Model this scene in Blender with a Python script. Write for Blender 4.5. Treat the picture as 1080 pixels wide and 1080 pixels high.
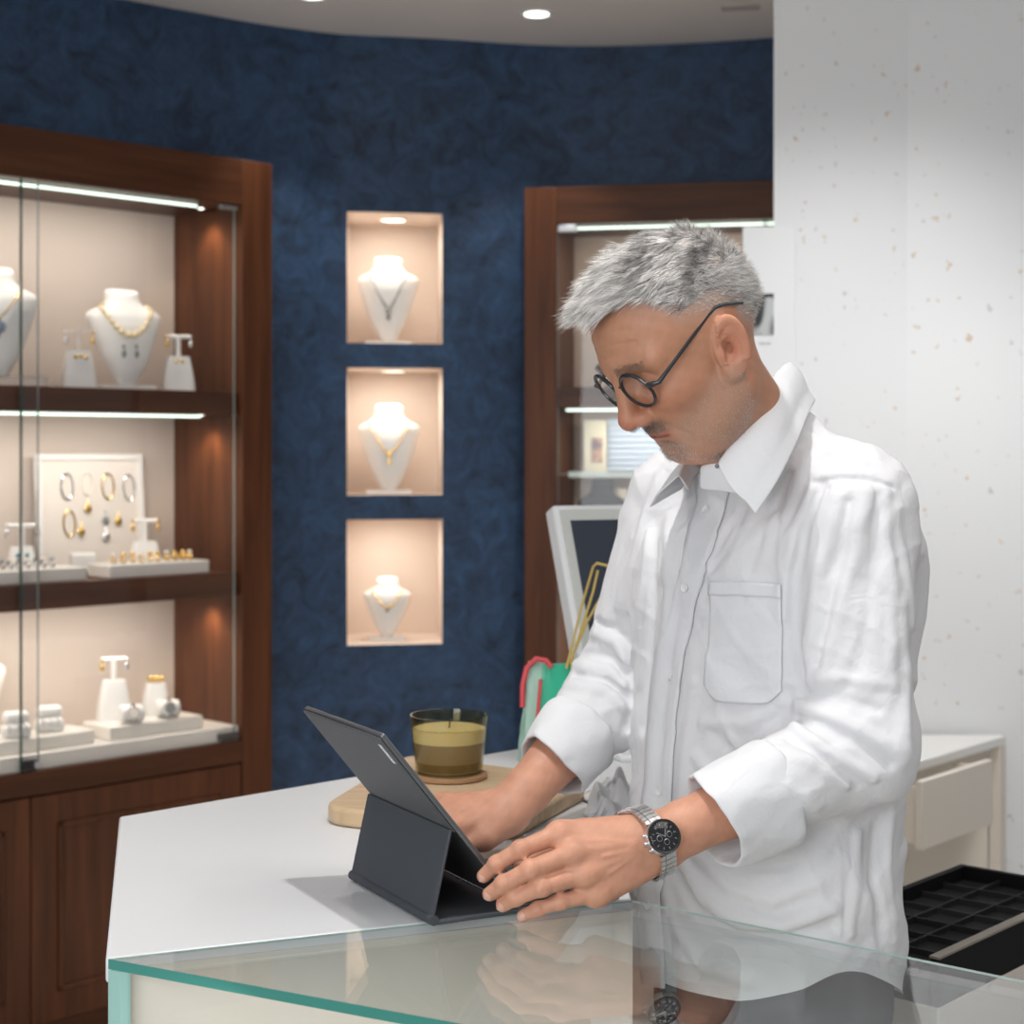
import bpy, bmesh, math, random
import numpy as np
from mathutils import Vector, Matrix, Euler

for o in list(bpy.data.objects):
    bpy.data.objects.remove(o)
SC = bpy.context.scene
COL = SC.collection
EYE = 1.45
FL = -.10          # floor level

# ------------------------------------------------------------------ camera
cd = bpy.data.cameras.new('camera'); cam = bpy.data.objects.new('camera', cd); COL.objects.link(cam)
cam.location = (0, 0, EYE); cam.rotation_euler = (math.pi / 2, 0, 0)
cd.sensor_width = 36.0; cd.lens = 60.0; cd.shift_y = -65 / 1080
cd.clip_start = .05
cd.dof.use_dof = True; cd.dof.focus_distance = 1.86; cd.dof.aperture_fstop = 7.5
SC.camera = cam

# ------------------------------------------------------------------ world, lights, exposure
SC.view_settings.view_transform = 'Standard'; SC.view_settings.look = 'None'
SC.view_settings.gamma = 1.0; SC.view_settings.use_curve_mapping = False
SC.view_settings.exposure = 0.0
SC.cycles.max_bounces = 10; SC.cycles.transparent_max_bounces = 16
SC.cycles.caustics_reflective = False; SC.cycles.caustics_refractive = False
SC.cycles.sample_clamp_indirect = 6.0
wd = bpy.data.worlds.new('world'); SC.world = wd; wd.use_nodes = True
wd.node_tree.nodes['Background'].inputs[0].default_value = (.93, .96, 1.0, 1)
wd.node_tree.nodes['Background'].inputs[1].default_value = .30

def light(name, kind, loc, power, target=None, size=.3, size_y=None, color=(1, 1, 1), spot=60, blend=.5, rot=None):
    ld = bpy.data.lights.new(name, kind); o = bpy.data.objects.new(name, ld); COL.objects.link(o)
    o.location = loc; ld.energy = power; ld.color = color
    if kind == 'AREA':
        ld.size = size
        if size_y:
            ld.shape = 'RECTANGLE'; ld.size_y = size_y
    else:
        ld.shadow_soft_size = size
    if kind == 'SPOT':
        ld.spot_size = math.radians(spot); ld.spot_blend = blend
    if target is not None:
        o.rotation_euler = (Vector(target) - Vector(loc)).to_track_quat('-Z', 'Y').to_euler()
    if rot is not None:
        o.rotation_euler = rot
    return o

# soft fills added from the front and overhead, then the ceiling's downlights
light('front_fill', 'AREA', (-.95, -.5, 1.65), 44, (.15, 2.0, 1.25), 1.8, 1.5, (.95, .98, 1.0))
light('overhead_fill', 'AREA', (.9, 1.3, 2.68), 12, (.6, 2.2, .9), 1.2, 1.0, (1.0, .985, .96))
light('counter_downlight', 'SPOT', (-.02, 1.68, 2.70), 50, (.02, 1.90, .95), .030, None, (1.0, .985, .96), 58, .4)
light('shoulder_downlight', 'SPOT', (.75, 2.0, 2.70), 9, (.40, 2.05, 1.2), .04, None, (1.0, .98, .95), 58, .5)
light('counter_end_downlight', 'SPOT', (-.55, 2.35, 2.70), 17, (-.4, 2.1, .95), .05, None, (1.0, .98, .95), 62, .6)
light('pillar_downlight', 'SPOT', (.90, 3.2, 2.70), 96, (.95, 4.33, .9), .12, None, (1.0, .99, .98), 85, 1.0)
light('desk_downlight', 'SPOT', (1.35, 3.5, 2.70), 26, (1.15, 4.0, .7), .06, None, (1.0, .97, .93), 70, .8)
light('wall_downlight', 'SPOT', (-.56, 4.83, 2.69), 16, (-.64, 5.05, 1.2), .04, None, (1.0, .97, .93), 70, .6)
light('wall_downlight', 'SPOT', (.07, 5.0, 2.69), 16, (.06, 5.25, 1.2), .04, None, (1.0, .97, .93), 70, .6)
light('floor_bounce_spot', 'SPOT', (.16, 4.28, 2.70), 260, (.12, 4.27, 0), .06, None, (1.0, .98, .95), 28, .5)  # added, unseen; lights the floor so its bounce brightens the ceiling

# ------------------------------------------------------------------ helpers
def P(px, py, d):
    """world point seen at photo pixel (px, py) at depth d"""
    return np.array([(px - 540) / 1800 * d, d, EYE - (py - 475) / 1800 * d])

def mat(name, col, rough=.5, metal=0., bump=None, spec=.5, coat=0., noise=None, emit=None, sss=0., sheen=0.):
    m = bpy.data.materials.new(name); m.use_nodes = True
    nt = m.node_tree; b = nt.nodes['Principled BSDF']
    b.inputs['Base Color'].default_value = (*col, 1); b.inputs['Roughness'].default_value = rough
    b.inputs['Metallic'].default_value = metal; b.inputs['Specular IOR Level'].default_value = spec
    b.inputs['Coat Weight'].default_value = coat
    if sheen: b.inputs['Sheen Weight'].default_value = sheen
    if sss:
        b.inputs['Subsurface Weight'].default_value = sss
        b.inputs['Subsurface Radius'].default_value = (1, .35, .18); b.inputs['Subsurface Scale'].default_value = .008
    if emit:
        b.inputs['Emission Color'].default_value = (*emit[0], 1); b.inputs['Emission Strength'].default_value = emit[1]
    tc = nt.nodes.new('ShaderNodeTexCoord')
    if noise:      # (scale, colour 2, stretch xyz, detail, lo, hi)
        sc, c2, st, det, lo, hi = noise
        mp = nt.nodes.new('ShaderNodeMapping'); mp.inputs['Scale'].default_value = st
        n = nt.nodes.new('ShaderNodeTexNoise'); n.inputs['Scale'].default_value = sc; n.inputs['Detail'].default_value = det
        n.inputs['Distortion'].default_value = .6
        r = nt.nodes.new('ShaderNodeValToRGB')
        r.color_ramp.elements[0].position = lo; r.color_ramp.elements[0].color = (*col, 1)
        r.color_ramp.elements[1].position = hi; r.color_ramp.elements[1].color = (*c2, 1)
        L = nt.links
        L.new(tc.outputs['Object'], mp.inputs[0]); L.new(mp.outputs[0], n.inputs['Vector'])
        L.new(n.outputs['Fac'], r.inputs[0]); L.new(r.outputs[0], b.inputs['Base Color'])
    if bump:       # (scale, strength, distance, stretch)
        sc, sr, ds, st = bump
        mp = nt.nodes.new('ShaderNodeMapping'); mp.inputs['Scale'].default_value = st
        n = nt.nodes.new('ShaderNodeTexNoise'); n.inputs['Scale'].default_value = sc; n.inputs['Detail'].default_value = 5
        bp = nt.nodes.new('ShaderNodeBump'); bp.inputs['Strength'].default_value = sr; bp.inputs['Distance'].default_value = ds
        L = nt.links
        L.new(tc.outputs['Object'], mp.inputs[0]); L.new(mp.outputs[0], n.inputs['Vector'])
        L.new(n.outputs['Fac'], bp.inputs['Height']); L.new(bp.outputs[0], b.inputs['Normal'])
    return m

def glass_mat(name, tint=(1, 1, 1), ior=1.5, body=0., body_col=(1, 1, 1)):
    """thin clear sheet: see-through plus a Fresnel reflection"""
    m = bpy.data.materials.new(name); m.use_nodes = True; nt = m.node_tree; nt.nodes.clear(); L = nt.links
    out = nt.nodes.new('ShaderNodeOutputMaterial'); t = nt.nodes.new('ShaderNodeBsdfTransparent'); t.inputs[0].default_value = (*tint, 1)
    g = nt.nodes.new('ShaderNodeBsdfGlossy'); g.inputs['Roughness'].default_value = .01
    ge_ = nt.nodes.new('ShaderNodeNewGeometry'); dt = nt.nodes.new('ShaderNodeVectorMath'); dt.operation = 'DOT_PRODUCT'
    L.new(ge_.outputs['Incoming'], dt.inputs[0]); L.new(ge_.outputs['Normal'], dt.inputs[1])
    def mth(op, a, b):
        q = nt.nodes.new('ShaderNodeMath'); q.operation = op
        for i, v in enumerate((a, b)):
            if v is None: continue
            if isinstance(v, (int, float)): q.inputs[i].default_value = v
            else: L.new(v, q.inputs[i])
        return q.outputs[0]
    f0 = ((ior - 1) / (ior + 1)) ** 2        # Schlick's reflectance, the same from either side of the sheet
    fac = mth('ADD', mth('MULTIPLY', mth('POWER', mth('SUBTRACT', 1.0, mth('ABSOLUTE', dt.outputs['Value'], None)), 5.0), 1 - f0), f0)
    mx = nt.nodes.new('ShaderNodeMixShader'); L.new(fac, mx.inputs[0]); L.new(g.outputs[0], mx.inputs[2])
    if body:
        d = nt.nodes.new('ShaderNodeBsdfDiffuse'); d.inputs[0].default_value = (*body_col, 1)
        m2 = nt.nodes.new('ShaderNodeMixShader'); m2.inputs[0].default_value = body
        L.new(t.outputs[0], m2.inputs[1]); L.new(d.outputs[0], m2.inputs[2]); L.new(m2.outputs[0], mx.inputs[1])
    else:
        L.new(t.outputs[0], mx.inputs[1])
    L.new(mx.outputs[0], out.inputs[0])
    return m

class MB:
    """collects verts and faces for ONE mesh object"""
    def __init__(s): s.v = []; s.f = []
    def add(s, v, f):
        k = len(s.v); s.v += [tuple(map(float, p)) for p in v]; s.f += [tuple(i + k for i in q) for q in f]; return s
    def box(s, c, d, M=None):
        x, y, z = [q / 2 for q in d]
        v = [Vector((i, j, k)) for i in (-x, x) for j in (-y, y) for k in (-z, z)]
        if M is not None: v = [M @ p for p in v]
        v = [p + Vector(c) for p in v]
        return s.add(v, [(0, 1, 3, 2), (4, 6, 7, 5), (0, 4, 5, 1), (2, 3, 7, 6), (0, 2, 6, 4), (1, 5, 7, 3)])
    def bb(s, lo, hi):
        return s.box([(a + b) / 2 for a, b in zip(lo, hi)], [abs(b - a) for a, b in zip(lo, hi)])
    def prism(s, poly, z0, z1):
        n = len(poly); v = [(x, y, z0) for x, y in poly] + [(x, y, z1) for x, y in poly]
        f = [tuple(range(n - 1, -1, -1)), tuple(range(n, 2 * n))] + [(i, (i + 1) % n, n + (i + 1) % n, n + i) for i in range(n)]
        return s.add(v, f)
    def loft(s, rings, cap=True):
        n = len(rings[0]); v = [p for r in rings for p in r]; f = []
        for i in range(len(rings) - 1):
            for j in range(n):
                a = i * n + j; b = i * n + (j + 1) % n
                f.append((a, b, b + n, a + n))
        if cap:
            f.append(tuple(range(n - 1, -1, -1))); k = (len(rings) - 1) * n; f.append(tuple(range(k, k + n)))
        return s.add(v, f)
    def lathe(s, prof, n=32, c=(0, 0, 0), sx=1., sy=1., cap=True):
        return s.loft([[(c[0] + r * sx * math.cos(2 * math.pi * j / n), c[1] + r * sy * math.sin(2 * math.pi * j / n), c[2] + z) for j in range(n)] for r, z in prof], cap)
    def tube(s, pts, r, n=8, closed=False):
        pts = [Vector(p) for p in pts]; m = len(pts); rr = r if hasattr(r, '__len__') else [r] * m
        rings = []; up = None
        for i in range(m):
            if closed: t = pts[(i + 1) % m] - pts[i - 1]
            else: t = pts[min(i + 1, m - 1)] - pts[max(i - 1, 0)]
            t.normalize()
            if up is None:
                up = Vector((0, 0, 1)) if abs(t.z) < .9 else Vector((1, 0, 0))
            a = t.cross(up)
            if a.length < 1e-6: a = t.orthogonal()
            a.normalize(); b = t.cross(a); up = -b if b.dot(up) < 0 else b
            b = up; a = b.cross(t)
            rings.append([pts[i] + rr[i] * (math.cos(2 * math.pi * j / n) * a + math.sin(2 * math.pi * j / n) * b) for j in range(n)])
        if closed: rings.append(rings[0]); return s.loft(rings, False)
        return s.loft(rings, True)
    def ball(s, c, r, n=10, m=7):
        rx, ry, rz = r if hasattr(r, '__len__') else (r, r, r)
        rings = []
        for i in range(m + 1):
            a = -math.pi / 2 + math.pi * i / m; q = max(math.cos(a), .03)
            rings.append([(c[0] + rx * q * math.cos(2 * math.pi * j / n), c[1] + ry * q * math.sin(2 * math.pi * j / n), c[2] + rz * math.sin(a)) for j in range(n)])
        return s.loft(rings)
    def build(s, name, m, parent=None, bevel=0., seg=2, smooth=True, angle=40, sub=0, solid=0.):
        me = bpy.data.meshes.new(name); me.from_pydata(s.v, [], s.f); me.update()
        bm = bmesh.new(); bm.from_mesh(me); bmesh.ops.recalc_face_normals(bm, faces=bm.faces); bm.to_mesh(me); bm.free()
        return link_mesh(name, me, m, parent, bevel, seg, smooth, angle, sub, solid)

def link_mesh(name, me, m, parent=None, bevel=0., seg=2, smooth=True, angle=40, sub=0, solid=0.):
    o = bpy.data.objects.new(name, me); COL.objects.link(o)
    for q in (m if isinstance(m, (list, tuple)) else [m]): me.materials.append(q)
    if smooth:
        me.shade_smooth()
        if angle < 180: me.set_sharp_from_angle(angle=math.radians(angle))
    if solid:
        q = o.modifiers.new('s', 'SOLIDIFY'); q.thickness = solid; q.offset = 0
    if bevel:
        q = o.modifiers.new('b', 'BEVEL'); q.width = bevel; q.segments = seg; q.limit_method = 'ANGLE'; q.angle_limit = math.radians(35)
        q.harden_normals = False
    if sub:
        q = o.modifiers.new('u', 'SUBSURF'); q.levels = sub; q.render_levels = sub
    if parent is not None: o.parent = parent
    return o

def tag(o, label, cat, group=None, kind=None):
    if label: o['label'] = label
    if cat: o['category'] = cat
    if group: o['group'] = group
    if kind: o['kind'] = kind
    return o

def empty(name, label, cat, M=None, loc=(0, 0, 0), rz=0., group=None):
    o = bpy.data.objects.new(name, None); COL.objects.link(o); o.empty_display_size = .05
    W = Matrix.Translation(loc) @ Matrix.Rotation(rz, 4, 'Z')
    o.matrix_world = (M @ W) if M is not None else W
    return tag(o, label, cat, group)

def put(o, M, loc=(0, 0, 0), rz=0.):
    o.matrix_world = M @ Matrix.Translation(loc) @ Matrix.Rotation(rz, 4, 'Z'); return o

def struct(o):
    o['kind'] = 'structure'; return o

# ------------------------------------------------------------------ materials
WOOD = mat('walnut', (.068, .022, .009), .40, spec=.25, noise=(3.2, (.140, .048, .018), (9, 9, .55), 6, .3, .72), bump=(6, .08, .002, (20, 20, .7)))
WOOD_H = mat('walnut_rail', (.060, .020, .0085), .40, spec=.25, noise=(3.2, (.115, .041, .016), (.55, 9, 9), 6, .3, .72), bump=(6, .08, .002, (.7, 20, 20)))
LINEN = mat('linen_lining', (.64, .55, .48), .85, bump=(260, .15, .001, (1, 1, .25)))
PEACH = mat('niche_lining', (.76, .64, .55), .8)
DECK = mat('cream_deck', (.80, .76, .70), .5)
WHITE = mat('white_leatherette', (.84, .82, .79), .55)
GOLD = mat('gold', (.86, .58, .20), .22, 1.)
SILVER = mat('silver', (.78, .78, .80), .2, 1.)
STEEL = mat('brushed_steel', (.70, .70, .72), .3, 1.)
PEARL = mat('pearl', (.92, .84, .74), .25, 0, coat=.5)
STONE = mat('blue_stone', (.10, .14, .24), .1, 0, coat=.6)
GREYSTONE = mat('grey_stone', (.30, .31, .30), .15, .3, coat=.5)
BLACK = mat('black_metal', (.012, .012, .013), .4)
GLASS = glass_mat('clear_glass')
ACRYL = glass_mat('clear_acrylic', body=.12, body_col=(.9, .9, .9))
GREEN_EDGE = mat('green_glass_edge', (.05, .24, .20), .12, spec=.6, coat=.4)
DARK_EDGE = mat('dark_glass_edge', (.03, .07, .06), .15)
LED = mat('led_strip', (.9, 1, .95), .4, emit=((.80, 1, .86), 1.9))
LAMP = mat('lamp_lens', (1, 1, 1), .4, emit=((1, .98, .88), 3.5))

# ------------------------------------------------------------------ setting
def wall_material():
    m = bpy.data.materials.new('blue_suede_plaster'); m.use_nodes = True; nt = m.node_tree; L = nt.links; b = nt.nodes['Principled BSDF']
    tc = nt.nodes.new('ShaderNodeTexCoord')
    n1 = nt.nodes.new('ShaderNodeTexNoise'); n1.inputs['Scale'].default_value = 9.5; n1.inputs['Detail'].default_value = 9; n1.inputs['Roughness'].default_value = .70; n1.inputs['Distortion'].default_value = 1.5
    n2 = nt.nodes.new('ShaderNodeTexNoise'); n2.inputs['Scale'].default_value = 17; n2.inputs['Detail'].default_value = 6; n2.inputs['Distortion'].default_value = 2.2
    mx = nt.nodes.new('ShaderNodeMath'); mx.operation = 'MULTIPLY_ADD'; mx.inputs[1].default_value = .24
    r = nt.nodes.new('ShaderNodeValToRGB'); e = r.color_ramp.elements
    e[0].position = .45; e[0].color = (.0060, .019, .047, 1); e[1].position = .86; e[1].color = (.034, .090, .195, 1)
    L.new(tc.outputs['Object'], n1.inputs['Vector']); L.new(tc.outputs['Object'], n2.inputs['Vector'])
    L.new(n2.outputs['Fac'], mx.inputs[0]); L.new(n1.outputs['Fac'], mx.inputs[2]); L.new(mx.outputs[0], r.inputs[0])
    L.new(r.outputs[0], b.inputs['Base Color']); b.inputs['Roughness'].default_value = .55; b.inputs['Sheen Weight'].default_value = .25
    b.inputs['Sheen Tint'].default_value = (.4, .6, 1, 1)
    bp = nt.nodes.new('ShaderNodeBump'); bp.inputs['Strength'].default_value = .3; bp.inputs['Distance'].default_value = .012
    L.new(mx.outputs[0], bp.inputs['Height']); L.new(bp.outputs[0], b.inputs['Normal'])
    return m

CEIL_Z = 2.73
WP = [(-2.6, 3.0), (-2.2, 3.75), (-1.65, 4.38), (-1.097, 4.85), (-.80, 5.09), (-.655, 5.185), (-.508, 5.255), (-.217, 5.312), (.05, 5.385),
      (.271, 5.405), (.55, 5.37), (.812, 5.29), (1.2, 5.12), (1.62, 4.86), (2.1, 4.45), (2.5, 3.9)]
# subdivide the plan curve (Catmull-Rom), keeping the straight chord of the niches
cols = []
for i in range(len(WP) - 1):
    p0 = np.array(WP[max(i - 1, 0)]); p1 = np.array(WP[i]); p2 = np.array(WP[i + 1]); p3 = np.array(WP[min(i + 2, len(WP) - 1)])
    n = 1 if abs(p1[0] + .508) < 1e-6 else 6
    for k in range(n):
        t = k / n
        q = .5 * (2 * p1 + (p2 - p0) * t + (2 * p0 - 5 * p1 + 4 * p2 - p3) * t * t + (3 * p1 - p0 - 3 * p2 + p3) * t ** 3)
        cols.append(tuple(q))
cols.append(WP[-1])
NZ = [(2.186, 1.781), (1.705, 1.312), (1.236, .849)]
rows = sorted([FL, .4, .849, 1.236, 1.312, 1.705, 1.781, 2.186, 2.272, 2.287, 2.5, CEIL_Z])
wall = MB(); n = len(rows)
wall.v = [(x, y, z) for x, y in cols for z in rows]
for i in range(len(cols) - 1):
    xm = (cols[i][0] + cols[i + 1][0]) / 2
    for j in range(n - 1):
        zm = (rows[j] + rows[j + 1]) / 2
        if -.508 < xm < -.217 and any(b < zm < t for t, b in NZ): continue
        if -1.9 < xm < -.80 and zm < 2.287: continue
        if .05 < xm < 1.62 and zm < 2.272: continue
        a = i * n + j; wall.f.append((a, a + n, a + n + 1, a + 1))
MBLUE = wall_material()
struct(wall.build('wall_back', MBLUE, angle=180))

# ceiling with a curved edge meeting the wall
c = MB(); c.prism([(x, y) for x, y in cols] + [(2.5, .4), (-2.6, .4)], CEIL_Z, CEIL_Z + .06)
struct(c.build('ceiling', mat('ceiling_paint', (.90, .86, .83), .9), smooth=False))
FLOORM = mat('floor_tile', (.66, .62, .57), .35, noise=(5, (.72, .68, .63), (1, 1, 1), 4, .3, .7))
struct(MB().bb((-3.2, -3.2, FL - .05), (3.2, 5.9, FL)).build('floor', FLOORM, smooth=False))

# terrazzo pillar wall on the right
def terrazzo():
    m = bpy.data.materials.new('white_terrazzo'); m.use_nodes = True; nt = m.node_tree; L = nt.links; b = nt.nodes['Principled BSDF']
    tc = nt.nodes.new('ShaderNodeTexCoord'); v = nt.nodes.new('ShaderNodeTexVoronoi'); v.inputs['Scale'].default_value = 38
    mp = nt.nodes.new('ShaderNodeMapping'); mp.inputs['Scale'].default_value = (1, 1, .8)
    ns = nt.nodes.new('ShaderNodeTexNoise'); ns.inputs['Scale'].default_value = 60
    ad = nt.nodes.new('ShaderNodeMixRGB'); ad.blend_type = 'ADD'; ad.inputs[0].default_value = .035
    L.new(tc.outputs['Object'], mp.inputs[0]); L.new(tc.outputs['Object'], ns.inputs['Vector'])
    L.new(mp.outputs[0], ad.inputs[1]); L.new(ns.outputs['Color'], ad.inputs[2]); L.new(ad.outputs[0], v.inputs['Vector'])
    sep = nt.nodes.new('ShaderNodeSeparateColor'); L.new(v.outputs['Color'], sep.inputs[0])
    th = nt.nodes.new('ShaderNodeMath'); th.operation = 'MULTIPLY_ADD'; th.inputs[1].default_value = .30; th.inputs[2].default_value = -.085
    L.new(sep.outputs[0], th.inputs[0])
    lt = nt.nodes.new('ShaderNodeMath'); lt.operation = 'LESS_THAN'; L.new(v.outputs['Distance'], lt.inputs[0]); L.new(th.outputs[0], lt.inputs[1])
    cr = nt.nodes.new('ShaderNodeValToRGB'); cr.color_ramp.interpolation = 'CONSTANT'; e = cr.color_ramp.elements
    e[0].color = (.62, .48, .34, 1); e[1].position = .45; e[1].color = (.55, .56, .55, 1)
    q = e.new(.75); q.color = (.68, .60, .50, 1)
    L.new(sep.outputs[1], cr.inputs[0])
    mx = nt.nodes.new('ShaderNodeMixRGB'); mx.inputs[1].default_value = (.80, .81, .82, 1); L.new(lt.outputs[0], mx.inputs[0]); L.new(cr.outputs[0], mx.inputs[2])
    L.new(mx.outputs[0], b.inputs['Base Color']); b.inputs['Roughness'].default_value = .35
    return m
TERR = terrazzo()
pl = MB().prism([(.664, 4.33), (1.01, 4.36), (2.05, 4.30), (2.05, 4.42), (1.05, 4.9), (.85, 4.9)], FL, CEIL_Z)
struct(pl.build('wall_right', TERR, smooth=False))

# recessed ceiling lamps and the vent
def downlight(x, y, label):
    e = empty('ceiling_downlight', label, 'light', loc=(x, y, CEIL_Z), group='recessed ceiling downlights')
    MB().lathe([(.034, -.002), (.052, -.006), (.054, -.001), (.034, .0)], 32, cap=False).build('trim_ring', mat('white_trim', (.85, .84, .82), .4), e)
    MB().lathe([(.036, -.0035), (.036, -.0015)], 32).build('lamp_lens', LAMP, e)
downlight(.072, 5.0, 'round recessed downlight shining in the ceiling above the tall wooden cabinet on the curved wall')
downlight(-.562, 4.80, 'round recessed downlight just cut by the top of the picture, above the three niches')
v = MB()
for k in range(5): v.bb((-.055, -.022 + k * .01, -.003), (.055, -.016 + k * .01, 0))
ve = v.build('ceiling_vent', mat('vent_paint', (.52, .49, .47), .7)); ve.matrix_world = Matrix.Translation((.66, 4.93, CEIL_Z)) @ Matrix.Rotation(-.2, 4, 'Z')
tag(ve, 'small grey slotted vent in the ceiling near the white pillar', 'vent')

# ------------------------------------------------------------------ necklace busts
BPROF = [(0, .26, .22, .20), (.06, .33, .30, .22), (.16, .50, .40, .24), (.30, .66, .50, .26), (.45, .80, .56, .28), (.60, .92, .58, .30),
         (.70, .995, .54, .30), (.745, .97, .50, .30), (.775, .86, .46, .30), (.80, .72, .44, .30), (.83, .57, .41, .31), (.87, .475, .39, .31), (.93, .445, .38, .32), (.985, .445, .38, .32), (1.0, .41, .35, .29)]
def bust_dims(z, H, W):
    zs = [p[0] for p in BPROF]; u = min(max(z / H, 0), 1)
    return [np.interp(u, zs, [p[i] for p in BPROF]) * W / 2 for i in (1, 2, 3)]
LEAN = .22
def bust_front(x, z, H, W):
    """front of the bust (towards -y) at height z, offset x"""
    w, f, b = bust_dims(z, H, W)
    t = max(1 - (abs(x) / w) ** 2.2, 0) ** (1 / 2.2)
    return -f * t + LEAN * (z - H * .5)
def necklace_bust(M, loc, rz, H, W, label, group, base=True, m=None):
    e = empty('necklace_bust', label, 'bust', M, loc, rz, group)
    z0 = .018 if base else .0
    rings = []
    for i in range(41):
        z = H * i / 40; w, f, b = bust_dims(z, H, W); r = []
        for j in range(40):
            a = 2 * math.pi * j / 40; ca, sa = math.cos(a), math.sin(a)
            x = w * math.copysign(abs(ca) ** .9, ca); y = (f if sa < 0 else b) * math.copysign(abs(sa) ** .9, sa)
            tilt = .20 * H * max(i / 40 - .85, 0) / .15 * (y / W)      # neck top cut on a slant
            r.append((x, y + LEAN * (z - H * .5), z0 + z + tilt))
        rings.append(r)
    MB().loft(rings).build('bust_form', m or WHITE, e, angle=50)
    if base:
        MB().box((0, .0, .006), (W * .72, W * .5, .012)).build('base_plate', WHITE, e, bevel=.002)
        MB().tube([(0, -LEAN * H * .5, .01), (0, -LEAN * H * .5 + .004, z0 + .02)], W * .10, 12).build('stem', WHITE, e)
    return e, z0
def necklace(M, loc, rz, H, W, z0, drop, halfw, top, label, group, bead=.0022, style='chain', m=GOLD, pend=None, pm=None, vee=1.6, step=.005):
    e = empty('necklace', label, 'necklace', M, loc, rz, group)
    pts = []
    for k in range(61):
        t = -1 + 2 * k / 60; x = halfw * t
        z = H * drop + (H * top - H * drop) * abs(t) ** vee
        w = bust_dims(z, H, W)[0]; x = max(-w * .985, min(w * .985, x))
        pts.append(Vector((x, bust_front(x, z, H, W) - bead * .8 - .0045, z0 + z)))
    mb = MB()
    mb.tube(pts, bead * (.45 if style == 'beads' else .8), 6)
    if style == 'beads':
        acc = 0; last = pts[0]
        for p in pts:
            if (p - last).length >= step or p is pts[0]:
                s = 1.25 - .5 * min(1, abs(p.x) / halfw); mb.ball(p, bead * s, 8, 6); last = p
    mb.build('chain', m, e)
    if pend:
        b = pts[30]; q = MB()
        if pend == 'round':
            q.ball(b + Vector((0, -.003, -.022)), (.016, .006, .016), 14, 8)
            for k in range(10):
                a = k * .628; q.ball(b + Vector((.0165 * math.cos(a), -.003, -.022 + .0165 * math.sin(a))), .004, 6, 5)
            q.build('pendant', pm, e); MB().ball(b + Vector((0, -.002, -.003)), (.006, .004, .006), 10, 6).build('bail', m, e); MB().ball(b + Vector((0, -.003, -.046)), (.005, .004, .008)).build('drop_bead', m, e)
        elif pend == 'bar':
            q.ball(b + Vector((0, -.003, -.004)), (.007, .005, .006)); q.box(b + Vector((0, -.003, -.022)), (.008, .004, .028)); q.build('pendant', pm, e, bevel=.001)
        elif pend == 'drop':
            q.ball(b + Vector((0, -.003, -.006)), (.009, .005, .008)); q.ball(b + Vector((0, -.003, -.024)), (.006, .005, .014)); q.build('pendant', pm, e)
        elif pend == 'small':
            q.ball(b + Vector((0, -.002, -.005)), (.005, .004, .007)); q.build('pendant', pm, e)
    return e

# ------------------------------------------------------------------ niches in the curved wall
NA = math.atan2(5.312 - 5.255, -.217 + .508)
NW = math.hypot(.291, .057)
NM = Matrix.Translation((-.508, 5.255, 0)) @ Matrix.Rotation(NA, 4, 'Z') 
AX = Matrix.Rotation(-math.radians(5), 4, 'Z')
names = ['top niche', 'middle niche', 'bottom niche']
for k, (zt, zb) in enumerate(NZ):
    dp = .33; sk = .035   # the recess runs slightly skewed to the wall
    mb = MB(); w = NW
    A = [(0, 0), (w, 0), (w + sk, dp), (sk, dp)]
    v = [(x, y, z) for z in (zb, zt) for x, y in A]
    mb.add(v, [(0, 1, 2, 3), (7, 6, 5, 4), (3, 2, 6, 7), (0, 3, 7, 4), (1, 5, 6, 2)])
    ni = mb.build('wall_niche', PEACH, smooth=False); ni.matrix_world = NM; struct(ni)
    if k < 2:
        e = empty('niche_downlight', 'small round lamp in the roof of the %s' % names[k], 'light', NM, (w / 2 + .014, .15, zt), 0, 'niche lamps')
        MB().lathe([(.038, -.004), (.038, 0)], 24).build('lamp_lens', LAMP, e)
        MB().lathe([(.038, -.005), (.044, -.005), (.046, 0), (.038, 0)], 24, cap=False).build('trim_ring', mat('niche_trim', (.8, .72, .6), .4), e)
    wp = NM @ Vector((w / 2, .10 if k < 2 else .12, zt - .012))
    light('niche_lamp_light', 'AREA', wp, 1.1 if k < 2 else .9, wp + Vector((0, .02, -1)), .09, None, (1, .94, .86))
bust_specs = [  # niche, px centre, bust height, width, label
    (0, .143, .262, .200), (1, .146, .262, .200), (2, .140, .175, .152)]
for (k, bx, H, W) in bust_specs:
    zb = NZ[k][1]
    loc = (bx, .13, zb); rz = -NA * .6
    lab = ['white necklace bust standing in the top wall niche', 'white necklace bust standing in the middle wall niche', 'small white necklace bust standing in the bottom wall niche'][k]
    e, z0 = necklace_bust(NM, loc, rz, H, W, lab, 'necklace busts in the wall niches')
    if k == 0: necklace(NM, loc, rz, H, W, z0, .36, W * .30, .80, 'dark silver necklace with a drop pendant on the bust in the top niche', 'necklaces in the wall niches', .0034, 'beads', GREYSTONE, 'drop', GREYSTONE, 1.25, .006)
    if k == 1: necklace(NM, loc, rz, H, W, z0, .42, W * .32, .80, 'gold chain with a long bar pendant on the bust in the middle niche', 'necklaces in the wall niches', .0036, 'beads', GOLD, 'bar', GOLD, 1.5, .006)
    if k == 2: necklace(NM, loc, rz, H, W, z0, .50, W * .30, .80, 'short gold collar necklace on the small bust in the bottom niche', 'necklaces in the wall niches', .0034, 'beads', GOLD, 'small', GREYSTONE, 1.5, .006)

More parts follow.
